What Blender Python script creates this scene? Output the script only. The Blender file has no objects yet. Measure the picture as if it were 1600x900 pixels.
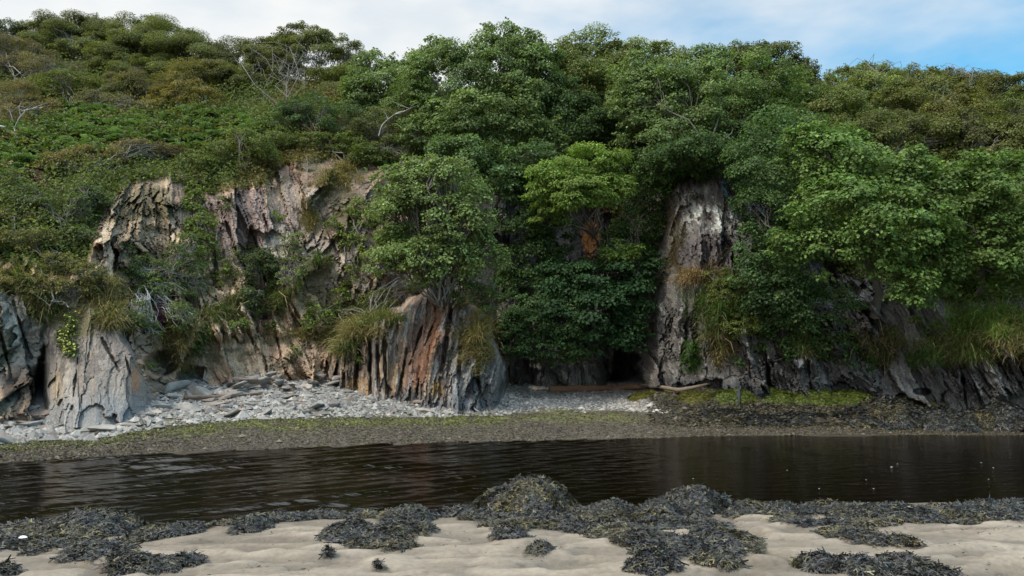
import bpy, bmesh, math
import numpy as np
from math import radians as R

# ------------------------------------------------------------------ camera, sky, sun, exposure
scene = bpy.context.scene
COL = scene.collection
FPX, CX, CY = 1256.0, 800.0, 450.0          # focal length and centre in photo pixels
PITCH = math.atan(95 / FPX)
EYE = np.array((0.0, 0.0, 1.65))
cam = bpy.data.cameras.new("camera")
cam.sensor_width = 36.0
cam.lens = FPX / 1600 * 36.0
cam.clip_start, cam.clip_end = 0.1, 2000
cam_o = bpy.data.objects.new("camera", cam)
cam_o.location = EYE
cam_o.rotation_euler = (R(90) + PITCH, 0, 0)
COL.objects.link(cam_o)
scene.camera = cam_o

SUN_EL, SUN_AZ = R(52), R(-125)             # azimuth from +Y, clockwise: sun high, behind and to one side
world = bpy.data.worlds.new("World")
scene.world = world
world.use_nodes = True
wn, wl = world.node_tree.nodes, world.node_tree.links
bgn = wn["Background"]
sky = wn.new("ShaderNodeTexSky")
sky.sky_type = 'NISHITA'
sky.sun_disc = False
sky.sun_elevation = SUN_EL
sky.sun_rotation = SUN_AZ
sky.dust_density = 0.6
tcw = wn.new("ShaderNodeTexCoord")
mpw = wn.new("ShaderNodeMapping"); mpw.inputs['Scale'].default_value = (1.0, 1.0, 2.6)
nzw = wn.new("ShaderNodeTexNoise"); nzw.inputs['Scale'].default_value = 3.2
nzw.inputs['Detail'].default_value = 5; nzw.inputs['Roughness'].default_value = 0.5
nz2 = wn.new("ShaderNodeTexNoise"); nz2.inputs['Scale'].default_value = 38
nz2.inputs['Detail'].default_value = 3
sep = wn.new("ShaderNodeSeparateXYZ")
wl.new(tcw.outputs['Generated'], mpw.inputs['Vector'])
wl.new(mpw.outputs['Vector'], nzw.inputs['Vector'])
wl.new(mpw.outputs['Vector'], nz2.inputs['Vector'])
wl.new(tcw.outputs['Generated'], sep.inputs['Vector'])
def wmath(op, a, b=None, c=None):
    n = wn.new("ShaderNodeMath"); n.operation = op
    for i, v in enumerate((a, b, c)):
        if v is None: continue
        if hasattr(v, 'is_linked'): wl.new(v, n.inputs[i])
        else: n.inputs[i].default_value = v
    return n.outputs[0]
cov = wmath('MULTIPLY_ADD', sep.outputs['X'], -0.74, nzw.outputs['Fac'])     # cloudier to the west
cov = wmath('MULTIPLY_ADD', nz2.outputs['Fac'], 0.07, cov)
cramp = wn.new("ShaderNodeValToRGB")
cramp.color_ramp.elements[0].position = 0.12
cramp.color_ramp.elements[0].color = (0.04, 0.04, 0.04, 1)
cramp.color_ramp.elements[1].position = 0.56
wl.new(cov, cramp.inputs['Fac'])
skys = wn.new("ShaderNodeMix"); skys.data_type = 'RGBA'; skys.blend_type = 'MULTIPLY'
skys.inputs['Factor'].default_value = 1.0
wl.new(sky.outputs[0], skys.inputs['A'])
skys.inputs['B'].default_value = (.43, 1.22, 1.34, 1)
mixw = wn.new("ShaderNodeMix"); mixw.data_type = 'RGBA'
wl.new(cramp.outputs['Color'], mixw.inputs['Factor'])
wl.new(skys.outputs['Result'], mixw.inputs['A'])
nz3 = wn.new("ShaderNodeTexNoise"); nz3.inputs['Scale'].default_value = 7; nz3.inputs['Detail'].default_value = 5
wl.new(mpw.outputs['Vector'], nz3.inputs['Vector'])
veil = wn.new("ShaderNodeValToRGB")                    # veil of thin cloud, its thicker folds greyer
veil.color_ramp.elements[0].position = .36; veil.color_ramp.elements[0].color = (5.1, 5.55, 5.9, 1)
veil.color_ramp.elements[1].position = .60; veil.color_ramp.elements[1].color = (6.2, 6.3, 6.3, 1)
wl.new(nz3.outputs['Fac'], veil.inputs['Fac']); wl.new(veil.outputs['Color'], mixw.inputs['B'])
zen = wn.new("ShaderNodeMapRange"); zen.interpolation_type = 'SMOOTHSTEP'      # overcast: the zenith is brighter than the horizon
for k_, v_ in (('From Min', .42), ('From Max', .95), ('To Min', .93), ('To Max', 2.9)): zen.inputs[k_].default_value = v_
wl.new(sep.outputs['Z'], zen.inputs['Value'])
zs = wn.new("ShaderNodeVectorMath"); zs.operation = 'SCALE'
wl.new(mixw.outputs['Result'], zs.inputs[0]); wl.new(zen.outputs[0], zs.inputs['Scale'])
wl.new(zs.outputs[0], bgn.inputs['Color'])
bgn.inputs['Strength'].default_value = 0.115

sun = bpy.data.lights.new("sun", 'SUN')
sun.energy = 2.0
sun.angle = R(5)
sun.color = (1.0, 0.95, 0.87)
sun_o = bpy.data.objects.new("sun", sun)
sun_o.rotation_euler = (R(90) - SUN_EL, 0, -SUN_AZ + R(180))
COL.objects.link(sun_o)
scene.view_settings.view_transform = 'Standard'
scene.view_settings.look = 'None'
scene.view_settings.exposure = 0.5
scene.view_settings.gamma = 1.0
cy = scene.cycles
cy.max_bounces = 6; cy.diffuse_bounces = 3; cy.glossy_bounces = 3
cy.transmission_bounces = 4; cy.transparent_max_bounces = 6

# ------------------------------------------------------------------ helpers
rng = np.random.default_rng(11)

def at(px, py, Y):
    """world point on the line of sight of photo pixel (px,py) at distance Y"""
    px, py, Y = np.broadcast_arrays(*[np.asarray(v, float) for v in (px, py, Y)])
    xc, yc = (px - CX) / FPX, (CY - py) / FPX
    ca, sa = math.cos(PITCH), math.sin(PITCH)
    dy = ca - sa * yc
    dz = sa + ca * yc
    k = Y / dy
    return np.stack((xc * k, Y, EYE[2] + dz * k), -1)

def pix(P):
    P = np.asarray(P, float)
    ca, sa = math.cos(PITCH), math.sin(PITCH)
    y, z = P[..., 1], P[..., 2] - EYE[2]
    f = np.maximum(y * ca + z * sa, 0.05)
    return CX + FPX * P[..., 0] / f, CY - FPX * (z * ca - y * sa) / f

def h3(ix, iy, iz, seed=0):
    n = (ix.astype(np.int64) * 374761393 + iy.astype(np.int64) * 668265263 + iz.astype(np.int64) * 2147483647 + seed * 974711) & 0xffffffff
    n = ((n ^ (n >> 13)) * 1274126177) & 0xffffffff
    n = ((n ^ (n >> 16)) * 2246822519) & 0xffffffff
    n = n ^ (n >> 15)
    return (n & 0xffffff) / float(0xffffff)

def vn(x, y, z=0.0, seed=0):
    x, y, z = np.broadcast_arrays(*[np.asarray(v, float) for v in (x, y, z)])
    fx, fy, fz = np.floor(x), np.floor(y), np.floor(z)
    tx, ty, tz = x - fx, y - fy, z - fz
    tx, ty, tz = [t * t * (3 - 2 * t) for t in (tx, ty, tz)]
    r = 0
    for a in (0, 1):
        for b in (0, 1):
            for c in (0, 1):
                r = r + h3(fx + a, fy + b, fz + c, seed) * (tx if a else 1 - tx) * (ty if b else 1 - ty) * (tz if c else 1 - tz)
    return r

def fbm(x, y, z=0.0, oct=4, seed=0, gain=0.5):
    s, a, t = 0, 1.0, 0
    for i in range(oct):
        s = s + a * vn(np.asarray(x) * 2 ** i + i * 17.3, np.asarray(y) * 2 ** i - i * 9.1, np.asarray(z) * 2 ** i, seed + i)
        t += a; a *= gain
    return s / t

def ss(a, b, x):
    t = np.clip((np.asarray(x, float) - a) / (b - a), 0, 1)
    return t * t * (3 - 2 * t)

def lerp(a, b, t): return a + (b - a) * t

def norm(v): return v / np.maximum(np.linalg.norm(v, axis=-1, keepdims=True), 1e-9)

def mesh_obj(name, V, F, mat, col=None, parent=None, smooth=False):
    """V (n,3), F a (m,3) or (m,4) array or a list of such arrays"""
    me = bpy.data.meshes.new(name)
    V = np.asarray(V, np.float32).reshape(-1, 3)
    Fs = F if isinstance(F, list) else [F]
    Fs = [np.asarray(f, np.int32) for f in Fs if len(f)]
    nl = sum(f.size for f in Fs); npoly = sum(len(f) for f in Fs)
    me.vertices.add(len(V)); me.loops.add(nl); me.polygons.add(npoly)
    me.vertices.foreach_set("co", V.ravel())
    me.loops.foreach_set("vertex_index", np.concatenate([f.ravel() for f in Fs]))
    st, o = [], 0
    for f in Fs:
        st.append(o + np.arange(len(f)) * f.shape[1]); o += f.size
    me.polygons.foreach_set("loop_start", np.concatenate(st).astype(np.int32))
    me.polygons.foreach_set("use_smooth", np.full(npoly, smooth))
    if col is not None:
        a = me.color_attributes.new("Col", 'FLOAT_COLOR', 'POINT')
        c = np.ones((len(V), 4), np.float32); c[:, :3] = col
        a.data.foreach_set("color", c.ravel())
    me.update(calc_edges=True)
    if mat: me.materials.append(mat)
    o = bpy.data.objects.new(name, me)
    COL.objects.link(o)
    if parent is not None: o.parent = parent
    return o

def tag(o, label=None, cat=None, group=None, kind=None):
    if label: o['label'] = label
    if cat: o['category'] = cat
    if group: o['group'] = group
    if kind: o['kind'] = kind
    return o

def empty(name, loc):
    o = bpy.data.objects.new(name, None); o.location = loc; o.empty_display_size = 0.2
    COL.objects.link(o); return o

def grid_faces(ny, nx):
    i = np.arange(ny - 1)[:, None] * nx + np.arange(nx - 1)[None, :]
    return np.stack((i, i + 1, i + nx + 1, i + nx), -1).reshape(-1, 4)

def tubes(paths, sides=6):
    """paths: list of (pts (k,3), radii (k)) -> V, F"""
    Vs, Fs, o = [], [], 0
    for P, r in paths:
        P = np.asarray(P, float); r = np.asarray(r, float); k = len(P)
        T = norm(np.gradient(P, axis=0))
        ref = np.array((0.31, 0.17, 0.93)) if abs(T[0, 2]) < 0.8 else np.array((0.95, 0.2, 0.1))
        A = norm(np.cross(T, ref)); B = np.cross(T, A)
        th = np.arange(sides) / sides * 2 * math.pi
        ring = P[:, None] + r[:, None, None] * (np.cos(th)[None, :, None] * A[:, None] + np.sin(th)[None, :, None] * B[:, None])
        Vs.append(ring.reshape(-1, 3))
        i = np.arange(k - 1)[:, None] * sides; j = np.arange(sides)[None, :]; j2 = (j + 1) % sides
        Fs.append(np.stack((i + j, i + j2, i + sides + j2, i + sides + j), -1).reshape(-1, 4) + o)
        o += k * sides
    return np.concatenate(Vs), np.concatenate(Fs)

def wobble(a, b, k, amp, rg, sag=0.0):
    t = np.linspace(0, 1, k)[:, None]
    a, b = np.asarray(a, float), np.asarray(b, float)
    L = np.linalg.norm(b - a)
    n = rg.normal(size=(k, 3)) * amp * L
    n = np.cumsum(n, 0) - t * n.sum(0)
    P = a + (b - a) * t + n * np.sin(t * math.pi) ** 0.5
    P[:, 2] += sag * L * np.sin(t[:, 0] * math.pi)
    return P

# ------------------------------------------------------------------ materials
def new_mat(name):
    m = bpy.data.materials.new(name); m.use_nodes = True
    nt = m.node_tree
    return m, nt.nodes, nt.links, nt.nodes["Principled BSDF"]

def mat_attr(name, rough=0.8, spec=0.3, var=0.25, scale=14, bump=0.0, bscale=40, bdist=0.02, aniso=None):
    m, n, l, p = new_mat(name)
    a = n.new("ShaderNodeAttribute"); a.attribute_name = "Col"
    tc = n.new("ShaderNodeTexCoord")
    mp = n.new("ShaderNodeMapping")
    l.new(tc.outputs['Object'], mp.inputs['Vector'])
    if aniso: mp.inputs['Scale'].default_value = aniso
    nz = n.new("ShaderNodeTexNoise"); nz.inputs['Scale'].default_value = scale; nz.inputs['Detail'].default_value = 6
    nz.inputs['Roughness'].default_value = 0.65
    l.new(mp.outputs[0], nz.inputs['Vector'])
    mr = n.new("ShaderNodeMapRange")
    mr.inputs['From Min'].default_value = 0.25; mr.inputs['From Max'].default_value = 0.75
    mr.inputs['To Min'].default_value = 1 - var; mr.inputs['To Max'].default_value = 1 + var
    l.new(nz.outputs['Fac'], mr.inputs['Value'])
    mx = n.new("ShaderNodeVectorMath"); mx.operation = 'SCALE'
    l.new(a.outputs['Color'], mx.inputs[0]); l.new(mr.outputs[0], mx.inputs['Scale'])
    l.new(mx.outputs[0], p.inputs['Base Color'])
    p.inputs['Roughness'].default_value = rough
    p.inputs['Specular IOR Level'].default_value = spec
    if bump:
        nb = n.new("ShaderNodeTexNoise"); nb.inputs['Scale'].default_value = bscale; nb.inputs['Detail'].default_value = 8
        nb.inputs['Roughness'].default_value = 0.7
        l.new(mp.outputs[0], nb.inputs['Vector'])
        b = n.new("ShaderNodeBump"); b.inputs['Strength'].default_value = bump; b.inputs['Distance'].default_value = bdist
        l.new(nb.outputs['Fac'], b.inputs['Height']); l.new(b.outputs[0], p.inputs['Normal'])
    return m

M_ROCK = mat_attr("slate_rock", 0.8, 0.25, 0.4, 14, 1.0, 22, 0.05, aniso=(1.7, 1.5, 1.0))
M_GROUND = mat_attr("shore_ground", 0.85, 0.25, 0.22, 22, 0.5, 60, 0.012)
M_HILL = mat_attr("hill_soil", 0.95, 0.1, 0.4, 6, 0.8, 8, 0.1)
M_PEB = mat_attr("pebble_stone", 0.75, 0.3, 0.25, 30)
M_BARK = mat_attr("bark", 0.9, 0.15, 0.35, 30, 0.5, 50, 0.01)
M_WEED = mat_attr("bladder_wrack", 0.42, 0.32, 0.2, 40)
M_WROCK = mat_attr("weed_rock", 0.6, 0.4, 0.5, 30, 0.8, 40, 0.03)

def mat_leaf(name, rough=0.55, spec=0.22, trans=0.36):
    m, n, l, p = new_mat(name)
    a = n.new("ShaderNodeAttribute"); a.attribute_name = "Col"
    l.new(a.outputs['Color'], p.inputs['Base Color'])
    p.inputs['Roughness'].default_value = rough
    p.inputs['Specular IOR Level'].default_value = spec
    t = n.new("ShaderNodeBsdfTranslucent")
    vm = n.new("ShaderNodeVectorMath"); vm.operation = 'MULTIPLY'; vm.inputs[1].default_value = (1.25, 1.35, 0.6)
    l.new(a.outputs['Color'], vm.inputs[0]); l.new(vm.outputs[0], t.inputs['Color'])
    mx = n.new("ShaderNodeMixShader"); mx.inputs[0].default_value = trans
    l.new(p.outputs[0], mx.inputs[1]); l.new(t.outputs[0], mx.inputs[2])
    l.new(mx.outputs[0], n["Material Output"].inputs['Surface'])
    return m
M_LEAF = mat_leaf("leaf")
M_GRASS = mat_leaf("grass_blade", 0.6, 0.2, 0.25)

# ------------------------------------------------------------------ the lie of the land
def tab(px, xs, ys): return np.interp(px, xs, ys)
WZ = -0.25
FX = [-700, 0, 200, 400, 600, 800, 1000, 1100, 1200, 1300, 1600, 2300]
FY = [10.5, 13.5, 14.6, 15.4, 16.2, 16.8, 17.3, 17.7, 17.9, 17.8, 17.9, 18.0]       # far edge of the water
NX = [-900, 0, 210, 330, 450, 700, 900, 1150, 1400, 1600, 2500]
NY = [8.0, 8.3, 8.5, 8.75, 9.2, 9.35, 9.5, 9.9, 10.05, 10.2, 10.4]                 # near edge of the water
BX = [-700, 0, 70, 150, 215, 260, 330, 420, 520, 600, 700, 770, 820, 900, 960, 1000, 1060, 1120, 1200, 1300, 1400, 1500, 1600, 2300]
BC = [680, 648, 642, 645, 617, 604, 598, 591, 586, 592, 598, 600, 600, 598, 600, 603, 606, 608, 612, 618, 628, 638, 646, 690]

ROWS = [700, 640, 600, 560, 500, 440, 380, 320, 270, 220, 160]
DEP = {
 -700: (13, 14, 14.5, 15, 16, 17, 18, 20, 22, 25, 30, 37),
 0: (16.3, 16.5, 16.8, 17, 17.4, 17.8, 18.5, 20, 22, 25, 30, 37),
 70: (17.2, 17.4, 17.7, 17.8, 18, 18.2, 18.8, 20.3, 22.3, 25, 30, 37),
 140: (17.3, 17.5, 17.7, 17.9, 18.2, 18.6, 19.3, 20.8, 22.5, 25, 30, 37),
 215: (17.6, 18, 18.3, 18.6, 19.2, 19.8, 20.5, 21.5, 22.7, 25.5, 30, 37),
 260: (19, 19.2, 19.5, 19.8, 20.4, 21, 21.6, 22.3, 23.2, 26, 30, 36),
 330: (20, 20.4, 20.6, 20.8, 21.3, 21.9, 22.5, 23.1, 24, 26.5, 30, 35),
 420: (21, 21.3, 21.5, 21.7, 22.2, 22.7, 23.2, 23.8, 24.6, 26.5, 30, 34),
 520: (21.5, 21.7, 21.8, 22, 22.4, 22.9, 23.4, 24, 24.8, 26.5, 29.5, 33),
 600: (22, 22.1, 22.2, 22.4, 22.8, 23.2, 23.8, 24.5, 25.4, 27, 29.5, 33),
 700: (22.6, 22.8, 23, 23.2, 23.6, 24, 24.5, 25, 26, 27.5, 29.5, 33),
 770: (24, 24.2, 24.4, 24.5, 24.8, 25, 25.5, 26, 27, 28.5, 30.5, 33.5),
 820: (25.2, 25.3, 25.4, 25.5, 25.8, 26.1, 26.6, 27.2, 28, 29.3, 31, 34),
 900: (26, 26, 26.1, 26.2, 26.6, 27, 27.5, 28, 28.7, 29.8, 31.5, 34),
 960: (25.8, 25.9, 26, 26.1, 26.5, 27, 27.6, 28.2, 28.8, 29.8, 31.5, 34),
 1000: (24.4, 24.5, 24.6, 24.8, 25.2, 25.8, 26.5, 27.3, 28, 29, 31, 34),
 1030: (22.6, 22.7, 22.8, 22.9, 23.1, 23.7, 24.5, 25.3, 26.2, 27.5, 30, 34),
 1060: (21.8, 21.9, 22, 22.1, 22.2, 22.4, 22.6, 23, 23.6, 26, 30, 34),
 1120: (21.2, 21.2, 21.3, 21.4, 21.6, 21.8, 22.1, 22.6, 23.3, 25.6, 30, 35),
 1200: (20.8, 20.9, 21, 21.1, 21.3, 21.6, 22, 22.8, 24, 26, 30, 36),
 1300: (20.6, 20.7, 20.8, 20.9, 21.1, 21.5, 22.2, 23.4, 24.6, 26.6, 31, 37),
 1400: (20.4, 20.4, 20.5, 20.6, 20.9, 21.3, 22.2, 23.5, 25, 27, 31, 38),
 1500: (20, 20, 20.1, 20.2, 20.5, 21, 22, 23.5, 25, 27.2, 31, 38),
 1600: (19.6, 19.6, 19.7, 19.8, 20.2, 20.8, 21.8, 23.3, 25, 27.2, 31, 38),
 2300: (17, 17, 17, 17.2, 17.8, 18.6, 20, 22, 24, 27, 32, 40)}
DX = sorted(DEP)
CRX = [-700, 0, 60, 150, 230, 340, 400, 500, 560, 650, 750, 870, 960, 1060, 1150, 1250, 1400, 1600, 2300]
CRY = [60, 62, 66, 62, 66, 108, 118, 128, 146, 150, 132, 124, 124, 124, 124, 138, 142, 142, 135]
def crest(px): return tab(px, CRX, CRY)

def base_depth(px, py):
    px = np.asarray(px, float); py = np.asarray(py, float)
    cr = crest(px)
    out = np.zeros(np.broadcast(px, py).shape)
    rows = []
    for k in range(12):
        rows.append(np.interp(px, DX, [DEP[x][k] for x in DX]))
    rr = [np.full(np.shape(px), r, float) for r in ROWS] + [cr]
    out = rows[0] + 0 * py
    for k in range(11):
        a, b = rr[k], rr[k + 1]
        t = np.clip((a - py) / np.maximum(a - b, 1e-3), 0, 1)
        out = np.where(py <= a, lerp(rows[k], rows[k + 1], t), out)
    return out

# px where a photo column's strata lean: positive leans back to the west going up
TX = [-700, 0, 120, 350, 480, 540, 600, 680, 760, 900, 1050, 1200, 1300, 1400, 1600]
TA = [20, 18, 12, 20, 24, 8, -4, -14, -8, 0, -4, 6, 14, 20, 16]

def strata(X, Z, px):
    th = np.radians(tab(px, TX, TA))
    zz = Z - 3.0
    s = X * np.cos(th) + zz * np.sin(th)
    t = -X * np.sin(th) + zz * np.cos(th)
    return s, t

def slab(s, t, w, seed, groove):
    u = s / w + 0.7 * (vn(s * 0.5 / w, t * 0.22 / w, seed * 1.7, seed) - 0.5) * 2
    i = np.floor(u); f = u - i
    ri = h3(i, i * 0, i * 0, seed + 5)
    v = t / (w * 5) + ri * 10
    j = np.floor(v); g = v - j
    r = h3(i, j, j * 0, seed + 9)
    q = h3(i, j, j * 0 + 3, seed + 9)
    d = r * 0.7 + (f - 0.5) * (q - 0.35) * 0.8 + (g - .5) * (r - .5) * .5
    e = np.minimum(f, 1 - f)
    d = d - groove * np.exp(-(e / 0.07) ** 2) - 0.25 * groove * np.exp(-(np.minimum(g, 1 - g) / 0.03) ** 2)
    return d, r, f

def blocks(s, t, wx_, wt, seed, tilt=.5):
    """broken blocks: every cell its own offset and tilt; returns height, cell random, edge distance"""
    a = s / wx_; b = t / wt
    ia, ib = np.floor(a), np.floor(b)
    f1 = np.full(a.shape, 9.0); f2 = np.full(a.shape, 9.0); hh = np.zeros(a.shape); rr_ = np.zeros(a.shape)
    for da in (-1, 0, 1):
        for db in (-1, 0, 1):
            ca, cb = ia + da, ib + db
            z0 = ca * 0
            qa = a - (ca + h3(ca, cb, z0, seed)); qb = b - (cb + h3(ca, cb, z0 + 1, seed))
            d = np.maximum(np.abs(qa) * 1.25, np.abs(qb)) + .25 * np.abs(qa + .4 * qb)
            r = h3(ca, cb, z0 + 2, seed)
            h = r + tilt * (qa * (h3(ca, cb, z0 + 3, seed) - .4) * 2 + qb * (h3(ca, cb, z0 + 4, seed) - .5) * 2)
            n1 = d < f1
            f2 = np.where(n1, f1, np.minimum(f2, d)); hh = np.where(n1, h, hh); rr_ = np.where(n1, r, rr_); f1 = np.where(n1, d, f1)
    return hh, rr_, f2 - f1

def rock_relief(X, Z, px, amp=1.0, fine=1.0):
    s, t = strata(X, Z, px)
    wpx = .16 * (fbm(X * 1.1, Z * 1.1, 0, 3, 41) - .5); wpz = .5 * (fbm(X * 1.1, Z * 1.1, 5, 3, 42) - .5)
    wf = .07 * (fbm(X * 6, Z * 6, 2, 3, 43) - .5)
    s1 = s + wpx + wf; t1 = t + wpz - 3 * wf
    b1, r1, e1 = blocks(s1, t1, .75, 2.3, 11, 1.2)
    b2, r2, e2 = blocks(s1, t1, .24, .85, 12, 1.3)
    b3, r3, e3 = blocks(s1 + wf, t1, .08, .30, 13, 1.2)
    cr1 = np.exp(-(e1 / .03) ** 2); cr2 = np.exp(-(e2 / .06) ** 2); cr3 = np.exp(-(e3 / .12) ** 2)
    lump = fbm(X * 0.8, Z * 0.8, 1.3, 4, 60) - 0.5
    rough = fbm(s * 9, t * 4, 0.4, 4, 70, 0.65) - 0.5
    msk = ss(.38, .58, fbm(X * .9, Z * .9, 7, 3, 44)) * fine       # some faces stay smooth, others shatter
    fl = slab(s1, t1, .06, 3, .5)[0]
    d = amp * (.48 * b1 + (.08 + .27 * msk) * b2 + (.025 + .12 * msk) * b3 + .42 * lump + .07 * rough * (.4 + .6 * fine) + (.006 + .016 * msk) * fl
               - .05 * cr1 - (.02 + .04 * msk) * cr2 - .02 * msk * cr3)
    return d, r1, r2, r3, s, t

PAL = np.array((1.20, 1.08, .93)) * np.array([(.20, .195, .19), (.30, .285, .265), (.145, .14, .14), (.25, .205, .18), (.36, .335, .30), (.23, .24, .24)])
def rock_colour(r1, r2, r3, s, t, X, Z):
    k = (0.5 * r1 + 0.35 * r2 + 0.15 * r3 + 0.5 * (fbm(X * .7, Z * .7, 0, 3, 81) - .5)) * 5
    k = np.clip(k, 0, 4.999); i = k.astype(int); f = (k - i)[..., None]
    c = lerp(PAL[i], PAL[i + 1], f)
    st = fbm(s * 9, t * 0.7, 0, 4, 90, .6)[..., None]         # streaks along the bedding
    c = c * (0.66 + 0.68 * st) * (.62 + .76 * fbm(X * 16, Z * 16, 0, 4, 92, .75)[..., None]) * (.82 + .36 * r3[..., None])
    return c

def zone(px, py, cx, cyy, rx, ry, seed, fuzz=0.6, X=None, Z=None):
    d = np.sqrt(((px - cx) / rx) ** 2 + ((py - cyy) / ry) ** 2)
    n = fbm(X * 2.2, Z * 2.2, 0, 4, seed, .6) - 0.5
    return ss(1.05, 0.6, d + n * 2 * fuzz)

# ---- the cliff sheet (px,py lattice in the line of sight, at its true distance)
gx = np.concatenate((np.arange(-700, -260, 12), np.arange(-260, -20, 4), np.arange(-20, 1620, 1.9), np.arange(1620, 1860, 4), np.arange(1860, 2300, 12)))
gv = np.concatenate((np.linspace(0, 0.115, 14)[:-1], np.linspace(0.115, 0.80, 300)[:-1], np.linspace(0.80, 1, 70)))
GX, GV = np.meshgrid(gx, gv)
PYT = 735 + (crest(GX) - 735) * GV
Yb = base_depth(GX, PYT)
Pb = at(GX, PYT, Yb)
LIPX = [-700, 0, 60, 130, 160, 200, 260, 330, 420, 440, 520, 540, 600, 700, 780, 870, 960, 1040, 1130, 1180, 1300, 1400, 1500, 1600, 2300]
LIPY = [400, 400, 420, 430, 330, 285, 275, 300, 285, 255, 245, 240, 260, 300, 300, 300, 290, 280, 270, 300, 420, 450, 470, 465, 450]
lip = tab(GX, LIPX, LIPY) + 26 * (fbm(GX / 40, PYT / 60, 0, 3, 5) - .5)
rockm = ss(-22, 16, PYT - lip)                        # 1 on rock, 0 on the vegetated slope
smoothface = np.exp(-((GX - 395) / 75) ** 4 - ((PYT - 370) / 75) ** 4)
rel, r1, r2, r3, S_, T_ = rock_relief(Pb[..., 0], Pb[..., 2], GX, 1.0, 1 - .8 * smoothface)
hrel = (fbm(GX / 60, PYT / 40, 0, 4, 21) - .5) * 1.2
disp = lerp(hrel * ss(1.0, .93, GV), rel - 0.25, rockm)
# hollows: the cave, the crevice, undercut ledges
def hollow(cx, cyy, rx, ry, depth, p=2.0):
    d = (np.abs((GX - cx) / rx) ** p + np.abs((PYT - cyy) / ry) ** p)
    d = d + (fbm(GX / 14, PYT / 14, 0, 3, int(cx)) - .5) * 0.9
    return -depth * ss(1.1, 0.55, d)
disp += hollow(978, 592, 30, 66, 3.2, 1.15) + hollow(69, 604, 15, 60, 1.6, 1.3) + hollow(252, 568, 26, 22, .7) + hollow(300, 585, 24, 16, .5)
disp += hollow(775, 560, 13, 60, .9) + hollow(1442, 612, 14, 6, .4) + 0
disp += hollow(1300, 420, 110, 60, 1.3) + hollow(395, 395, 9, 46, .35)
def clefts(lines, PX, PY, dep):
    g = np.zeros(PX.shape)
    for (x0, y0, x1, y1, w, d) in lines:
        L2 = (x1 - x0) ** 2 + (y1 - y0) ** 2
        t = np.clip(((PX - x0) * (x1 - x0) + (PY - y0) * (y1 - y0)) / L2, 0, 1)
        q = np.hypot(PX - x0 - t * (x1 - x0), PY - y0 - t * (y1 - y0)) + 7 * (fbm(PX / 8, PY / 18, 0, 4, int(x0)) - .42); w = w * .8
        g = np.maximum(g, d * ss(w, w * .25, q) * np.sin(np.clip(t, .04, .96) * math.pi) ** .4)
    return -g
disp += clefts([(342, 318, 386, 436, 5, .5), (372, 305, 412, 412, 4, .35), (405, 318, 424, 372, 3.5, .3), (330, 320, 338, 420, 4, .4), (468, 300, 500, 400, 4, .35),
                (500, 330, 545, 440, 4, .3), (380, 490, 398, 545, 5, .4), (425, 500, 440, 560, 4, .35), (455, 470, 480, 520, 4, .3), (20, 470, 48, 560, 4, .35), (0, 520, 18, 590, 4, .3),
                (1075, 470, 1070, 600, 2.5, .2), (1100, 540, 1108, 610, 3, .3), (1195, 540, 1204, 615, 6, .6), (1262, 565, 1268, 612, 4, .4), (1310, 500, 1330, 560, 3, .3), (1345, 490, 1372, 560, 3, .3), (1500, 570, 1512, 640, 4, .4)], GX, PYT, 1)
YT = Yb - disp
GP = at(GX, PYT, YT)
X, Z = Pb[..., 0], Pb[..., 2]
zz = lambda cx, cyy, rx, ry, seed, fuzz=.6: zone(GX, PYT, cx, cyy, rx, ry, seed, fuzz, X, Z)[..., None]
C = rock_colour(r1, r2, r3, S_, T_, X, Z)
lum = C.mean(-1, keepdims=True)
def tint(C, m, rgb, keep=0.55):
    tgt = np.array(rgb) * (1 - keep + keep * lum / 0.23)
    return lerp(C, tgt, np.clip(m, 0, 1))
C = C * (1 + np.array((.36, .20, .04)) * ss(700, 520, GX)[..., None])
C = tint(C, zz(30, 520, 70, 110, 101) * .8, (.36, .335, .295))
C = tint(C, zz(36, 600, 44, 30, 117, .3) * .9, (.085, .066, .052), .6)
C = tint(C, zz(215, 340, 60, 80, 102) * .75, (.40, .30, .19))
C = tint(C, zz(380, 365, 75, 80, 103) * .85, (.30, .225, .20), .7)
C = tint(C, zz(470, 330, 60, 60, 104) * .6, (.30, .25, .22), .7)
C = tint(C, zz(440, 385, 26, 34, 105) * .8, (.50, .44, .36))
C = tint(C, zz(540, 420, 70, 80, 106) * .5, (.36, .33, .29))
C = tint(C, zz(480, 265, 50, 28, 107) * .9, (.26, .17, .12), .4)
C = tint(C, zz(545, 245, 20, 16, 108) * .9, (.34, .20, .11), .4)
C = tint(C, zz(300, 570, 50, 40, 109) * .5, (.34, .25, .16))
C = tint(C, zz(455, 550, 60, 30, 110) * .5, (.36, .25, .18))
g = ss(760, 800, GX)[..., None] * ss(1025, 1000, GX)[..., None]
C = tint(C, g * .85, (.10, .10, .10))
C = tint(C, zz(922, 372, 16, 40, 111, .4), (.42, .20, .075), .4)
C = tint(C, zz(955, 320, 22, 20, 112, .4) * .8, (.33, .16, .08), .4)
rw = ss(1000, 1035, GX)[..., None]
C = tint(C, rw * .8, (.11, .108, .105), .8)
vs = fbm(S_ * 7, T_ * 0.9, 0, 4, 95, .65)[..., None]
C = lerp(C, np.array((.38, .375, .35)), rw * ss(.57, .70, vs) * .5 * ss(1260, 1120, GX)[..., None])
pl = fbm(X * 6, Z * 3.2, 0, 5, 96, .72)[..., None]
C = lerp(C, np.array((.62, .63, .57)), ss(.505, .555, pl) * np.maximum(zz(1120, 325, 62, 48, 113, .3), zz(1085, 320, 16, 34, 114, .3)) * .95)
C = tint(C, zz(1100, 400, 60, 40, 115) * .7, (.11, .092, .092))
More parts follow.
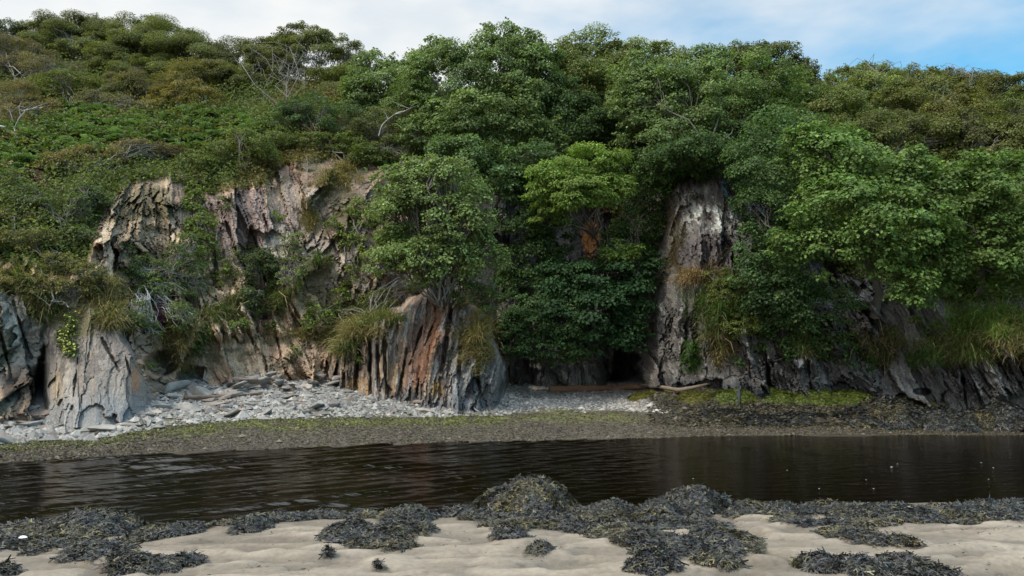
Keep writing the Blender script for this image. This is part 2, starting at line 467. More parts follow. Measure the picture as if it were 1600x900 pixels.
dk = ss(575, 612, PYT + 40 * (fbm(X * 1.5, Z * 1.5, 0, 3, 97) - .5))[..., None] * ss(980, 1060, GX)[..., None]
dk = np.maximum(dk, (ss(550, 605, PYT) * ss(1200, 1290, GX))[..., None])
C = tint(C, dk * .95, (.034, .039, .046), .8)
C = tint(C, rw * ss(1180, 1260, GX)[..., None] * .6, (.18, .175, .165))
C = tint(C, (ss(330, 300, PYT) * ss(1010, 1040, GX))[..., None] * .6, (.14, .12, .11))
# turf and soil caught on the ledges
led = fbm(X * .8, Z * 1.1, 0, 5, 120, .6)
turf = ss(.53, .60, led)[..., None] * ss(760, 690, GX)[..., None] * ss(600, 560, PYT)[..., None]
C = lerp(C, np.array((.115, .10, .05)) * (0.5 + fbm(X * 6, Z * 6, 0, 3, 121))[..., None], turf * .8)
soil = np.array((.045, .05, .022)) * (0.5 + fbm(GX / 9, PYT / 9, 0, 4, 130))[..., None]
C = lerp(soil, C, rockm[..., None])

nyg, nxg = GX.shape
AF = grid_faces(nyg, nxg)
fpx = GX.ravel()[AF[:, 0]]; frk = rockm.ravel()[AF[:, 0]]
def submesh(name, sel, mat):
    f = AF[sel]
    u, inv = np.unique(f, return_inverse=True)
    return mesh_obj(name, GP.reshape(-1, 3)[u], inv.reshape(-1, 4)[:, ::-1], mat, C.reshape(-1, 3)[u], smooth=False)
isr = frk > 0.5
cl = submesh("cliff", isr & (fpx < 768), M_ROCK)
tag(cl, "tall pink and grey slate cliff with leaning slabs above the stony beach", "cliff", "slate cliffs along the shore")
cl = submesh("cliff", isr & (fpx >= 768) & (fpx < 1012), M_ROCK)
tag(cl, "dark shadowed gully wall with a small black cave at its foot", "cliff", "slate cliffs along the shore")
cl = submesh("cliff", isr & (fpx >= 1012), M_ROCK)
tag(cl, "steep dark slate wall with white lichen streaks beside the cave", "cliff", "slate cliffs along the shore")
hl = submesh("hill", ~isr, M_HILL); tag(hl, kind='structure')
# the land behind the crest
top = GP[-1]
back = [top + np.array((0, 0, -0.01))]
for dy, dz in ((4, .2), (12, -.4), (30, -2), (90, -8)):
    b = top + np.array((0, dy, dz)); b[:, 0] *= (1 + dy / 40); back.append(b)
bk = np.stack(back)
bh = mesh_obj("hill", bk.reshape(-1, 3), grid_faces(len(back), nxg)[:, ::-1], M_HILL, np.tile((.05, .055, .025), (bk.reshape(-1, 3).shape[0], 1)), smooth=True)
tag(bh, kind='structure')

def surf(px, py):
    """distance of the cliff sheet on the line of sight of a photo pixel"""
    px = np.asarray(px, float); py = np.asarray(py, float)
    ix = np.clip(np.searchsorted(gx, px) - 1, 0, nxg - 2)
    v = (py - 735) / (crest(px) - 735)
    iv = np.clip(np.searchsorted(gv, v) - 1, 0, nyg - 2)
    return YT[iv, ix]

# ---- rock outcrops standing out from the cliff
OUT = []
def outcrop(label, x0, x1, y0, y1, topx, topy, front, colf, amp=.7, edge=16, lines=(), fine=1.0):
    oxs = np.arange(x0, x1, 1.6); oys = np.arange(y1, y0, -1.6)
    PX, PY = np.meshgrid(oxs, oys)
    main = surf(PX, PY) + 0.5
    tp = tab(PX, topx, topy) + 16 * (fbm(PX / 12, PY / 30, 0, 3, 33) - .5)
    m = ss(-edge, edge * .6, PY - tp)
    m *= ss(x0, topx[1], PX) * ss(x1, topx[-2], PX)
    m = np.clip(m, 0, 1) ** 0.6
    Yf = front(PX, PY)
    Y = lerp(main, Yf, m)
    P = at(PX, PY, Y)
    d, a, b, c, s, t = rock_relief(P[..., 0], P[..., 2], PX, amp, fine)
    if lines: d = d + clefts(lines, PX, PY, 1)
    Y2 = Y - (d - .2) * m
    P2 = at(PX, PY, Y2)
    cc = rock_colour(a, b, c, s, t, P[..., 0], P[..., 2])
    cc = colf(cc, PX, PY, P[..., 0], P[..., 2], s, t)
    o = mesh_obj("rock_outcrop", P2.reshape(-1, 3), grid_faces(*PX.shape)[:, ::-1], M_ROCK, cc.reshape(-1, 3), smooth=False)
    tag(o, label, "rock outcrop", "rock outcrops at the cliff foot")
    OUT.append((oxs, oys, np.where(m > .05, Y2, 99)))
    return o

def tintp(cc, m, rgb, keep=.55):
    l = cc.mean(-1, keepdims=True)
    return lerp(cc, np.array(rgb) * (1 - keep + keep * l / .23), np.clip(m, 0, 1)[..., None])
def col_mid(cc, px, py, X, Z, s, t):
    cc = cc * np.array((.86, .78, .70))
    cc = tintp(cc, ss(.46, .56, fbm(s * 5, t * .5, 0, 4, 201)) * .6, (.10, .105, .115), .6)
    ln = px + (py - 530) * .34                              # the rust band leans
    cc = tintp(cc, np.exp(-((ln - 672) / 17) ** 2) * ss(455, 480, py) * ss(620, 590, py) * (.5 + .6 * fbm(s * 8, t * .8, 0, 3, 203)), (.36, .165, .085), .6)
    cc = tintp(cc, np.exp(-((ln - 645) / 12) ** 2) * ss(620, 560, py) * .5, (.30, .17, .11), .6)
    cc = tintp(cc, zone(px, py, 560, 605, 20, 24, 205, .5, X, Z) * .8, (.46, .30, .15))
    cc = tintp(cc, zone(px, py, 618, 590, 16, 28, 206, .5, X, Z) * .6, (.42, .29, .16))
    cc = tintp(cc, zone(px, py, 682, 612, 14, 20, 207, .4, X, Z) * .9, (.38, .25, .11))
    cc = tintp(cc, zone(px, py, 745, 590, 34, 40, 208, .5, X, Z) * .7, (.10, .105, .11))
    cc = tintp(cc, zone(px, py, 720, 520, 16, 60, 209, .5, X, Z) * .5, (.32, .27, .23))
    cc = lerp(cc, np.array((.45, .44, .42)), (ss(.60, .68, fbm(s * 9, t * 1.2, 0, 4, 210, .7)) * .6)[..., None])
    cc = lerp(cc, np.array((.20, .21, .22)), (ss(612, 628, py) * .6)[..., None])
    g = zone(px, py, 545, 520, 34, 30, 211, .5, X, Z)
    cc = lerp(cc, np.array((.16, .14, .05)), (g * .8)[..., None])
    g = zone(px, py, 757, 540, 16, 50, 212, .5, X, Z)
    return lerp(cc, np.array((.20, .17, .06)), (g * .7)[..., None])
fr_mid = lambda px, py: tab(px, [500, 520, 540, 600, 680, 740, 775, 800], [21.6, 21.0, 20.5, 20.0, 19.9, 20.05, 20.7, 21.8]) + (640 - py) / 180 * .75
outcrop("dark banded slate buttress with a rusty red streak under the leafy tree", 500, 800, 425, 655,
        [500, 522, 545, 575, 620, 650, 685, 715, 750, 775, 800], [600, 556, 520, 500, 490, 470, 450, 470, 490, 540, 600], fr_mid, col_mid, .62,
        lines=[(560, 528, 556, 612, 5, .5), (577, 525, 580, 618, 6, .6), (600, 520, 604, 620, 5, .5), (590, 540, 592, 610, 3, .35), (636, 545, 622, 620, 4, .35), (664, 500, 640, 570, 3.5, .35),
               (706, 470, 690, 580, 6, .55), (722, 500, 716, 600, 4, .4), (742, 540, 750, 615, 5, .45), (540, 560, 536, 615, 4, .4), (655, 590, 650, 622, 3, .3), (690, 475, 664, 540, 3, .3)])
def col_left(cc, px, py, X, Z, s, t):
    cc = tintp(cc, np.full(px.shape, .7), (.315, .275, .235), .7)
    cc = tintp(cc, zone(px, py, 185, 540, 30, 50, 221, .6, X, Z) * .6, (.30, .24, .20))
    cc = tintp(cc, zone(px, py, 212, 596, 9, 22, 222, .5, X, Z) * .8, (.42, .22, .11))
    cc = tintp(cc, zone(px, py, 90, 610, 12, 30, 223, .5, X, Z) * .6, (.40, .30, .17))
    cc = lerp(cc, np.array((.30, .32, .33)), (ss(600, 640, py) * .5)[..., None])
    return lerp(cc, np.array((.13, .12, .045)), (zone(px, py, 115, 505, 36, 26, 224, .5, X, Z) * .8)[..., None])
fr_left = lambda px, py: tab(px, [66, 78, 100, 150, 205, 240], [17.0, 16.6, 16.4, 16.25, 16.6, 17.6]) + (645 - py) / 155 * 1.45
outcrop("smooth grey wedge of slate beside a black crevice, yellow flowers on top", 62, 246, 440, 668,
        [62, 76, 98, 140, 172, 200, 226, 246], [535, 498, 484, 474, 494, 538, 592, 632], fr_left, col_left, .30, fine=.35, lines=[(160, 530, 186, 580, 4, .25), (122, 560, 112, 640, 3, .2), (185, 520, 205, 590, 3, .2)])
def col_low(cc, px, py, X, Z, s, t):
    cc = tintp(cc, np.full(px.shape, .85), (.095, .097, .10), .7)
    return lerp(cc, np.array((.12, .11, .04)), (ss(.55, .65, fbm(X * 3, Z * 3, 0, 3, 230)) * .5 * ss(590, 560, py))[..., None])
fr_low = lambda px, py: tab(px, [820, 840, 880, 930, 955], [25.2, 24.7, 24.4, 24.5, 25.2]) + (600 - py) / 60 * .35
outcrop("low dark rock ledge beside the cave mouth, overhung by shrubs", 815, 962, 540, 612,
        [815, 832, 860, 900, 935, 962], [590, 566, 556, 556, 566, 600], fr_low, col_low, .45, 8)

def front(px, py):
    Y = surf(px, py)
    px = np.asarray(px, float); py = np.asarray(py, float)
    for oxs, oys, D in OUT:
        inside = (px >= oxs[0]) & (px <= oxs[-1]) & (py <= oys[0]) & (py >= oys[-1])
        ix = np.clip(np.round((px - oxs[0]) / 1.6).astype(int), 0, len(oxs) - 1)
        iy = np.clip(np.round((oys[0] - py) / 1.6).astype(int), 0, len(oys) - 1)
        Y = np.where(inside, np.minimum(Y, D[iy, ix]), Y)
    return Y

# ------------------------------------------------------------------ ground sheet
def ground_h(x, y):
    x = np.asarray(x, float); y = np.asarray(y, float)
    p = np.stack(np.broadcast_arrays(x, y, 0 * x), -1)
    px = CX + FPX * x / np.maximum(y * math.cos(PITCH), .5)
    px = np.clip(px, -900, 2500)
    yn, yf = tab(px, NX, NY), tab(px, FX, FY)
    yn = yn + .35 * (fbm(x * .8, y * .2, 0, 3, 301) - .5)
    yf = yf + .5 * (fbm(x * .7, y * .2, 0, 3, 302) - .5)
    bc = tab(px, BX, BC); yb = base_depth(px, bc)
    zb = at(px, bc, yb)[..., 2]
    near = WZ + np.clip((yn - y), -9, 60) * tab(yn - y, [-4, 0, 3.5, 6, 60], [.2, .085, .08, .05, .01])
    t = np.clip((y - yf) / np.maximum(yb - yf, .5), 0, 1.6)
    far = WZ + (zb - WZ) * (t * .75 + .25 * t * t)
    mid = WZ - .9 * np.sin(np.clip((y - yn) / (yf - yn), 0, 1) * math.pi)
    h = np.where(y < yn, near, np.where(y > yf, far, np.maximum(mid, WZ - .2 * np.minimum(y - yn, yf - y) * 2 - .0)))
    sandm = ss(.3, 1.2, yn - y)
    du = fbm(x * 1.3 + .5 * y, y * 2.2, 0, 3, 310) - .5
    rip = vn(x * 2.2 + 2 * fbm(x, y, 0, 2, 312), y * 6.5 + 1.5 * fbm(x * 1.5, y * 1.5, 3, 2, 313), 0, 311) - .5
    pit = -ss(.62, .74, vn(x * 3.1, y * 4.2, 0, 315)) * .5
    h = h + sandm * (.085 * du + .07 * rip + .055 * pit + .02 * (fbm(x * 9, y * 13, 0, 3, 314) - .5)) * ss(30, 12, np.abs(y) + np.abs(x) * .3)
    farm = ss(.0, .8, y - yf)
    h = h + farm * (.10 * (fbm(x * 1.6, y * 1.6, 0, 4, 320) - .5) + .03 * (fbm(x * 8, y * 8, 0, 3, 321) - .5)) * ss(60, 30, y)
    return h

def ground_hit(px, py):
    px = np.asarray(px, float); py = np.asarray(py, float)
    a = np.full(px.shape, 3.5); b = np.full(px.shape, 30.0)
    Ys = np.linspace(3.5, 28, 60)
    done = np.zeros(px.shape, bool)
    for k in range(59):
        P = at(px, py, Ys[k + 1]); below = P[..., 2] < np.maximum(ground_h(P[..., 0], P[..., 1]), WZ)
        hit = below & ~done
        a = np.where(hit, Ys[k], a); b = np.where(hit, Ys[k + 1], b); done |= below
    for _ in range(14):
        m = (a + b) / 2; P = at(px, py, m)
        below = P[..., 2] < np.maximum(ground_h(P[..., 0], P[..., 1]), WZ)
        b = np.where(below, m, b); a = np.where(below, a, m)
    P = at(px, py, (a + b) / 2)
    return P

def axis(segs):
    return np.unique(np.concatenate([np.arange(a, b + s * .5, s) for a, b, s in segs]).round(4))
ax = axis([(-150, -40, 10), (-40, -20, 1), (-20, -8, .09), (-8, 8, .04), (8, 20, .09), (20, 40, 1), (40, 150, 10)])
ay = axis([(-60, 0, 6), (0, 4, .4), (4, 10.6, .03), (10.6, 17, .15), (17, 26, .05), (26, 34, .8), (34, 160, 12)])
AX, AY = np.meshgrid(ax, ay)
AZ = ground_h(AX, AY)
AZ = np.where(AY > 27, np.minimum(AZ, .3), AZ)
px = np.clip(CX + FPX * AX / np.maximum(AY * math.cos(PITCH), .5), -900, 2500)
yn, yf = tab(px, NX, NY), tab(px, FX, FY)
bc = tab(px, BX, BC); yb = base_depth(px, bc)
tt = (AY - yf) / np.maximum(yb - yf, .5) + .16 * (fbm(AX * 1.1, AY * 1.1, 0, 4, 330) - .5)
n1 = fbm(AX * 2.5, AY * 2.5, 0, 4, 331)[..., None]; n2 = fbm(AX * 9, AY * 9, 0, 4, 332, .65)[..., None]
sand = np.array((.228, .192, .146)) * (.80 + .40 * n1) * (.86 + .28 * n2)
damp = ss(.60, .70, fbm(AX * .9, AY * 1.8, 0, 4, 333))[..., None]
sand = lerp(sand, sand * np.array((.78, .76, .74)), damp * .8)
ripc = vn(AX * 2.2 + 2 * fbm(AX, AY, 0, 2, 312), AY * 6.5 + 1.5 * fbm(AX * 1.5, AY * 1.5, 3, 2, 313), 0, 311)[..., None]
pitc = ss(.60, .76, vn(AX * 3.1, AY * 4.2, 0, 315))[..., None]
sand = sand * (.78 + .36 * ss(.3, .65, ripc)) * (1 - .22 * pitc)            # ripple shading painted into the sand: hollows darker, crests lighter
crumb = ss(.70, .80, fbm(AX * 14, AY * 18, 0, 3, 336, .7))[..., None]
sand = sand * (1 - .35 * crumb)
wet = ss(.9, .0, yn - AY)[..., None]
sand = lerp(sand, np.array((.13, .105, .075)) * (.7 + .6 * n2), wet * .85)
brown = np.array((.085, .072, .054)) * (.5 + 1.0 * n2)
green = np.array((.15, .165, .04)) * (.6 + .8 * n2)
stone = np.array((.22, .22, .21)) * (.6 + .8 * n2)
darkw = np.array((.055, .055, .04)) * (.5 + 1.0 * n2)
isl = ss(800, 740, px); isr_ = ss(985, 1045, px); ism = np.clip(1 - isl - isr_, 0, 1)
tB = lerp(np.where(px < 300, .32, .31), .30, ism)
far = lerp(brown, stone, ss(.0, .2, tt - tB - .10)[..., None])
gb = np.exp(-((tt - tB - .03) / .10) ** 2) * ss(.30, .48, fbm(AX * 3, AY * 3, 0, 4, 335)) * (isl * 1.0 + ism * .7)
far = lerp(far, green, np.clip(gb, 0, 1)[..., None])
rightc = lerp(darkw, np.array((.11, .12, .035)) * (.5 + n2), ss(.72, .9, tt)[..., None])
rightc = lerp(brown, rightc, ss(.25, .55, tt)[..., None])
far = lerp(far, rightc, isr_[..., None])
bed = np.array((.042, .033, .022)) * (.6 + .8 * n2)
GC = np.where((AY > yf)[..., None], far, np.where((AY < yn)[..., None], sand, bed))
GC = lerp(GC, bed * 1.3, (ss(-.25, 0, AY - yf) * ss(.25, .0, AY - yf))[..., None] * .5)
gr = mesh_obj("ground", np.stack((AX, AY, AZ), -1).reshape(-1, 3), grid_faces(*AX.shape), M_GROUND, GC.reshape(-1, 3), smooth=True)
tag(gr, kind='structure')

# ------------------------------------------------------------------ river
wx = axis([(-130, -30, 5), (-30, -15, .5), (-15, 15, .05), (15, 30, .5), (30, 130, 5)])
wy = axis([(7.0, 19.0, .03)])
WX, WY = np.meshgrid(wx, wy)
wh = np.zeros(WX.shape)
wr = np.random.default_rng(5)
wlft = ss(1150, 650, CX + FPX * WX / WY)
for k in range(26):
    west = k % 2 == 0
    lam = wr.uniform(.22, .60) if west else wr.uniform(.10, .34)
    ang = R(wr.normal(50, 7)) if west else R(wr.normal(80, 14)); ph = wr.uniform(0, 6.28)
    kx, ky = math.cos(ang) * -2 * math.pi / lam, math.sin(ang) * 2 * math.pi / lam
    env = .25 + 1.3 * vn(WX * .6 + k * 3.1, WY * .9 + k, 0, 350 + k)
    wh += lam * (.0085 * wlft if west else .0026) * env * np.sin(kx * WX + ky * WY + ph + 1.2 * (vn(WX * .7, WY * .7, k, 340) - .5))
wpx = CX + FPX * WX / WY
patch = .35 + .9 * fbm(WX * .35, WY * .6, 0, 3, 345)
patch *= tab(wpx, [0, 500, 900, 1150, 1600], [1.3, 1.3, 1.15, .7, .5])
wh *= patch
M_WATER, n, l, p = new_mat("river_water")
n.remove(p)
tc = n.new("ShaderNodeTexCoord"); mp = n.new("ShaderNodeMapping")
mp.inputs['Rotation'].default_value = (0, 0, R(20)); mp.inputs['Scale'].default_value = (2.2, 7, 1)
l.new(tc.outputs['Object'], mp.inputs[0])
nz = n.new("ShaderNodeTexNoise"); nz.inputs['Scale'].default_value = 1.6; nz.inputs['Detail'].default_value = 4
l.new(mp.outputs[0], nz.inputs['Vector'])
bp = n.new("ShaderNodeBump"); bp.inputs['Strength'].default_value = .5; bp.inputs['Distance'].default_value = .02
l.new(nz.outputs['Fac'], bp.inputs['Height'])
gl = n.new("ShaderNodeBsdfGlossy"); gl.inputs['Roughness'].default_value = .03
tr = n.new("ShaderNodeBsdfTransparent"); tr.inputs['Color'].default_value = (.27, .215, .145, 1)
fr = n.new("ShaderNodeFresnel"); fr.inputs['IOR'].default_value = 1.38
mx = n.new("ShaderNodeMixShader")
l.new(bp.outputs[0], gl.inputs['Normal']); l.new(bp.outputs[0], fr.inputs['Normal'])
l.new(fr.outputs[0], mx.inputs[0]); l.new(tr.outputs[0], mx.inputs[1]); l.new(gl.outputs[0], mx.inputs[2])
l.new(mx.outputs[0], n["Material Output"].inputs['Surface'])
wo = mesh_obj("water", np.stack((WX, WY, WZ + wh), -1).reshape(-1, 3), grid_faces(*WX.shape), M_WATER, smooth=True)
tag(wo, kind='structure')

# ------------------------------------------------------------------ foliage builders
def leaf_mesh(P, T, N, L, W, fold=.18):
    B = norm(np.cross(N, T))
    L = L[:, None]; W = W[:, None]
    m = P + T * L * .45 - N * L * .06
    V = np.stack((P, m + B * W * .5 + N * W * fold, P + T * L - N * L * .12, m - B * W * .5 + N * W * fold), 1).reshape(-1, 3)
    i = np.arange(len(P))[:, None] * 4
    F = np.concatenate((i + np.array([[0, 1, 2]]), i + np.array([[0, 2, 3]])))
    return V, F

def leaf_colour(n, base, rg, var=.22, yel=.10, groups=None):
    c = np.tile(np.array(base, float), (n, 1))
    b = np.exp(rg.normal(0, var, (n, 1)))
    y = rg.random((n, 1)) ** 2 * 2 * yel
    if groups is not None:
        ng = groups.max() + 1
        b = b * np.exp(rg.normal(0, .16, (ng, 1)))[groups]
        y = y + (np.abs(rg.normal(0, yel, (ng, 1))))[groups]
    c = c * b
    c = lerp(c, c.mean(1, keepdims=True) * np.array((1.55, 1.35, .35)), np.clip(y, 0, .9))
    return np.clip(c, .004, .6)

TYPES = {  # leaf length, width ratio, clump radius, leaves per clump area, flatness, colour, variation, yellow, gaps
 'sycamore': dict(L=.125, w=.9, cr=.33, k=.95, flat=.68, col=(.068, .132, .042), var=.22, yel=.08, up=.6, dens=1.2),
 'sycamore_shaded': dict(L=.13, w=.95, cr=.36, k=.95, flat=.5, col=(.021, .054, .023), var=.22, yel=.03, up=.7, dens=1.2),  # leaf green darkened so the colour carries the gully's shade
 'ash': dict(L=.14, w=.42, cr=.38, k=1.3, flat=.6, col=(.098, .170, .045), var=.20, yel=.07, up=.7, dens=1.15),
 'poplar': dict(L=.115, w=.85, cr=.34, k=.9, flat=.75, col=(.074, .124, .052), var=.26, yel=.07, up=.5, dens=1.1),
 'willow': dict(L=.11, w=.7, cr=.36, k=.95, flat=.75, col=(.076, .110, .038), var=.24, yel=.12, up=.5, dens=1.1),
 'thorn': dict(ls=.56, L=.095, w=.6, cr=.42, k=1.0, flat=.6, col=(.067, .088, .029), var=.22, yel=.10, up=.55, dens=1.25),
 'heath': dict(ls=.56, L=.085, w=.5, cr=.30, k=.85, flat=.7, col=(.095, .084, .040), var=.35, yel=.12, up=.4, dens=1.1),
 'scrub': dict(ls=.56, L=.10, w=.65, cr=.28, k=.8, flat=.75, col=(.060, .092, .028), var=.26, yel=.12, up=.5, dens=1.1),
 'sallow': dict(L=.09, w=.6, cr=.26, k=.7, flat=.8, col=(.070, .110, .038), var=.26, yel=.10, up=.45, dens=.95),
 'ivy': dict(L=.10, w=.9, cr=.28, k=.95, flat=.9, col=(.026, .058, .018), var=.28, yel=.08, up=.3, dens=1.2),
 'ivy_light': dict(L=.10, w=.9, cr=.26, k=.9, flat=.9, col=(.062, .105, .024), var=.28, yel=.16, up=.35, dens=1.1),
}

LS = .62
def crown_leaves(lobes, ty, rg, scale=1.0, sprigs=0, dens=1.0, col=None):
    """lobes: list of (centre(3), radii(3)); returns V,F,colours, clump centres per lobe"""
    t = TYPES[ty]
    PP, TT, NN, GG, CCs = [], [], [], [], []
    gi = 0
    for C0, Rr in lobes:
        C0 = np.asarray(C0); Rr = np.asarray(Rr)
        cr = t['cr'] * min(1.0, max(.38, Rr.min() / .8)) * scale * rg.uniform(.8, 1.2)
        area = 4 * math.pi * ((Rr[0] * Rr[1]) ** 1.6 / 3 + (Rr[0] * Rr[2]) ** 1.6 / 3 + (Rr[1] * Rr[2]) ** 1.6 / 3) ** (1 / 1.6)
        nc = max(5, int(area / (math.pi * cr * cr) * t['dens'] * dens))
        d = norm(rg.normal(size=(nc, 3)))
        keep = (d[:, 1] < .35) | (rg.random(nc) < .45)
        keep &= (d[:, 2] > -.55) | (rg.random(nc) < .5)
        d = d[keep]
        rad = .62 + .42 * rg.random(len(d)) ** .7 + .45 * (vn(d[:, 0] * 2.2 + C0[0], d[:, 1] * 2.2, d[:, 2] * 2.2 + C0[2], 7) - .5)
        cc = C0 + Rr * d * rad[:, None]
        od = d
        if sprigs:
            ns = int(sprigs)
            a = norm(np.stack((rg.normal(0, .9, ns), rg.normal(0, .5, ns), np.abs(rg.normal(.9, .4, ns))), -1))
            for q in (1.02, 1.12, 1.22):
                cc = np.concatenate((cc, C0 + Rr * a * q + rg.normal(0, .05, (ns, 3)))); od = np.concatenate((od, a))
        CCs.append(cc)
        L = t['L'] * scale * t.get('ls', LS)
        crs = cr * np.exp(rg.normal(0, .25, len(cc)))
        if sprigs: crs[-3 * ns:] *= np.repeat((.5, .38, .26), ns)
        nl = np.maximum(4, (t['k'] * 2 * math.pi * crs ** 2 / (L * L * t['w'] * .5) * .55)).astype(int)
        idx = np.repeat(np.arange(len(cc)), nl); n = len(idx)
        e = norm(rg.normal(size=(n, 3)))
        e[:, 2] = np.where(e[:, 2] < -.25, -e[:, 2], e[:, 2])
        r = crs[idx] * (.35 + .75 * rg.random(n) ** .6)
        off = e * r[:, None]; off[:, 2] *= t['flat']
        P = cc[idx] + off
        N = norm(t['up'] * np.array((0, 0, 1)) + .55 * e + .35 * od[idx] + .45 * rg.normal(size=(n, 3)))
        T = e + .6 * od[idx] + np.array((0, 0, -.35)) + .7 * rg.normal(size=(n, 3))
        T = norm(T - N * (T * N).sum(1, keepdims=True))
        PP.append(P); TT.append(T); NN.append(N); GG.append(idx + gi); gi += len(cc)
    P, T, N, G = map(np.concatenate, (PP, TT, NN, GG))
    n = len(P)
    L = t['L'] * scale * t.get('ls', LS) * np.exp(np.clip(rg.normal(0, .28, n), -.7, .5))
    V, F = leaf_mesh(P, T, N, L, L * t['w'])
    c = leaf_colour(n, np.array(col if col is not None else t['col']) * np.array((1.82, 1.60, 1.34)), rg, t['var'], t['yel'], G)
    return V, F, np.repeat(c, 4, 0), CCs

def branch_paths(base, lobes, CCs, rg, r0, ntw=8, bushy=False):
    paths = []
    base = np.asarray(base, float)
    cen = np.mean([l[0] for l in lobes], 0)
    if bushy:
        fork = base
    else:
        fork = base + (cen - base) * .45
        P = wobble(base - np.array((0, -.15, .25)), fork, 7, .05, rg)
        paths.append((P, np.linspace(r0 * 1.0, r0 * .5, 7)))
    for (c, Rr), cc in zip(lobes, CCs):
        if len(lobes) > 8 and rg.random() < .5: continue
        for _ in range(3 if bushy else 1):
            s = fork + (rg.normal(0, .12, 3) if bushy else 0)
            e = c + Rr * rg.normal(0, .25 if bushy else .1, 3)
            P = wobble(s, e, 7, .06, rg, .08)
            paths.append((P, np.linspace(r0 * .42, r0 * .15, 7)))
            k = min(len(cc), ntw)
            for j in rg.choice(len(cc), k, replace=False):
                a = P[rg.integers(3, 7)]
                q = wobble(a, cc[j], 5, .08, rg, .05)
                paths.append((q, np.linspace(r0 * .2, max(.005, r0 * .05), 5)))
    return paths

def plant(name, cat, label, ty, lobes, Y=None, base=None, r0=.06, ntw=8, bushy=False, group=None, bark=(.16, .145, .125),
          sprigs=0, dens=1.0, scale=1.0, col=None, embed=.35, zr=.85, seed=None):
    """lobes in photo pixels (px,py,rx,ry[,dY]); distances from Y or from the slope they grow on"""
    rg = np.random.default_rng(abs(hash_name(label)) if seed is None else seed)
    W = []
    for lb in lobes:
        px, py, rx, ry = lb[:4]; dY = lb[4] if len(lb) > 4 else 0
        yy = (float(front(px, py + ry * .3)) - embed * ry * 22 / FPX) if Y is None else Y
        yy += dY
        k = yy / FPX
        W.append((at(px, py, yy), np.array((rx * k, (rx + ry) * .5 * k * zr, ry * k))))
    if len(lobes) > 1 and ty in ('sycamore', 'poplar', 'willow', 'sycamore_shaded', 'ash', 'scrub'):
        for (c0, R0) in list(W):
            for _ in range(2):
                d_ = norm(np.array((rg.normal(0, 1), -abs(rg.normal(.3, .5)), rg.normal(.15, .8))))
                W.append((c0 + R0 * d_ * rg.uniform(.85, 1.1), R0 * rg.uniform(.28, .5) * np.array((1, .8, rg.uniform(.7, 1.3)))))
    V, F, c, CCs = crown_leaves(W, ty, rg, scale, sprigs, dens, col)
    if base is None:
        bp = (lobes[0][0], lobes[0][1] + lobes[0][3] * .9)
    else: bp = base
    by = float(front(bp[0], bp[1])) if len(bp) < 3 else bp[2]
    B = at(bp[0], bp[1], by)
    root = empty(name, B); tag(root, label, cat, group)
    woody = name in ('tree', 'sapling')
    o = mesh_obj("crown" if woody else "foliage", V - B, F, M_LEAF, c, root)
    bv, bf = tubes(branch_paths(B, W, CCs, rg, r0, ntw, bushy), 5)
    bc = np.tile(np.array(bark), (len(bv), 1)) * np.exp(rg.normal(0, .15, (len(bv), 1)))
    mesh_obj("trunk" if woody else "stem", bv - B, bf, M_BARK, bc, root, smooth=True)
    return root

def hash_name(s):
    h = 7
    for ch in s: h = (h * 31 + ord(ch)) & 0x7fffffff
    return h

# ------------------------------------------------------------------ trees
G1, G2, G3, G4 = "trees on the cliff top", "wind-swept thorn bushes on the hill", "shrubs rooted in the cliff face", "scrub along the hill crest"
plant('tree', 'tree', 'broad sycamore spreading pale green tiers of leaves over the dark overhang', 'sycamore',
      [(1320, 262, 70, 50, .6), (1270, 245, 60, 36, 1), (1330, 330, 80, 55), (1290, 390, 60, 42, .2), (1400, 360, 75, 50, -.3), (1375, 400, 50, 40, -.3), (1400, 300, 70, 50, .4), (1430, 452, 38, 30, -.5)],
      19.3, (1370, 480), .13, 10, group=G1, sprigs=6)
plant('tree', 'tree', 'olive green bushy tree filling the corner above the bright grass bank', 'sycamore',
      [(1480, 320, 75, 55, .4), (1560, 310, 80, 60, .2), (1520, 390, 80, 50), (1610, 380, 70, 60), (1470, 420, 55, 45, .2), (1580, 430, 60, 28, .2)],
      19.4, (1530, 460), .1, 10, group=G1, col=(.058, .112, .035), sprigs=4)
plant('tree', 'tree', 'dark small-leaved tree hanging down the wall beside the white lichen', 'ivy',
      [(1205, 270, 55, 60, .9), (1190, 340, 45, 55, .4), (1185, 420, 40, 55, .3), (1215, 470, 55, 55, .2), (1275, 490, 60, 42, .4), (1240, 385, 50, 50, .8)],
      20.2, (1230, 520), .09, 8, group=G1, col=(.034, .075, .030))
plant('tree', 'tree', 'big rounded grey green tree crowning the middle of the slope beside the gully', 'poplar',
      [(1080, 180, 95, 75), (1150, 140, 90, 60, .8), (1040, 230, 70, 50, -.4), (1120, 240, 70, 45, -.3), (1215, 190, 70, 70, .3), (1010, 150, 60, 50, .6)],
      25.5, (1100, 290), .07, 10, group=G1, sprigs=5)
plant('tree', 'tree', 'dark brownish crest tree standing highest above the lichen wall', 'willow',
      [(1195, 108, 70, 30), (1140, 112, 60, 32, .4), (1235, 128, 45, 30)], 29.5, (1190, 150), .1, 8, group=G1, col=(.052, .068, .026), sprigs=8)
plant('tree', 'tree', 'olive topped tree on the skyline just past the central notch', 'willow',
      [(930, 105, 60, 46), (985, 105, 60, 36, .3), (905, 140, 45, 50, -.5), (965, 150, 70, 50, -.8), (1040, 112, 46, 34, .4)], 28.5, (950, 200), .07, 9, group=G1, sprigs=7)
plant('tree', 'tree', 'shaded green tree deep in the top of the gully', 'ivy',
      [(900, 205, 60, 55), (960, 235, 55, 60), (1000, 260, 40, 55), (880, 165, 40, 40)], 26.6, (950, 310), .1, 8, group=G1, col=(.030, .062, .024))
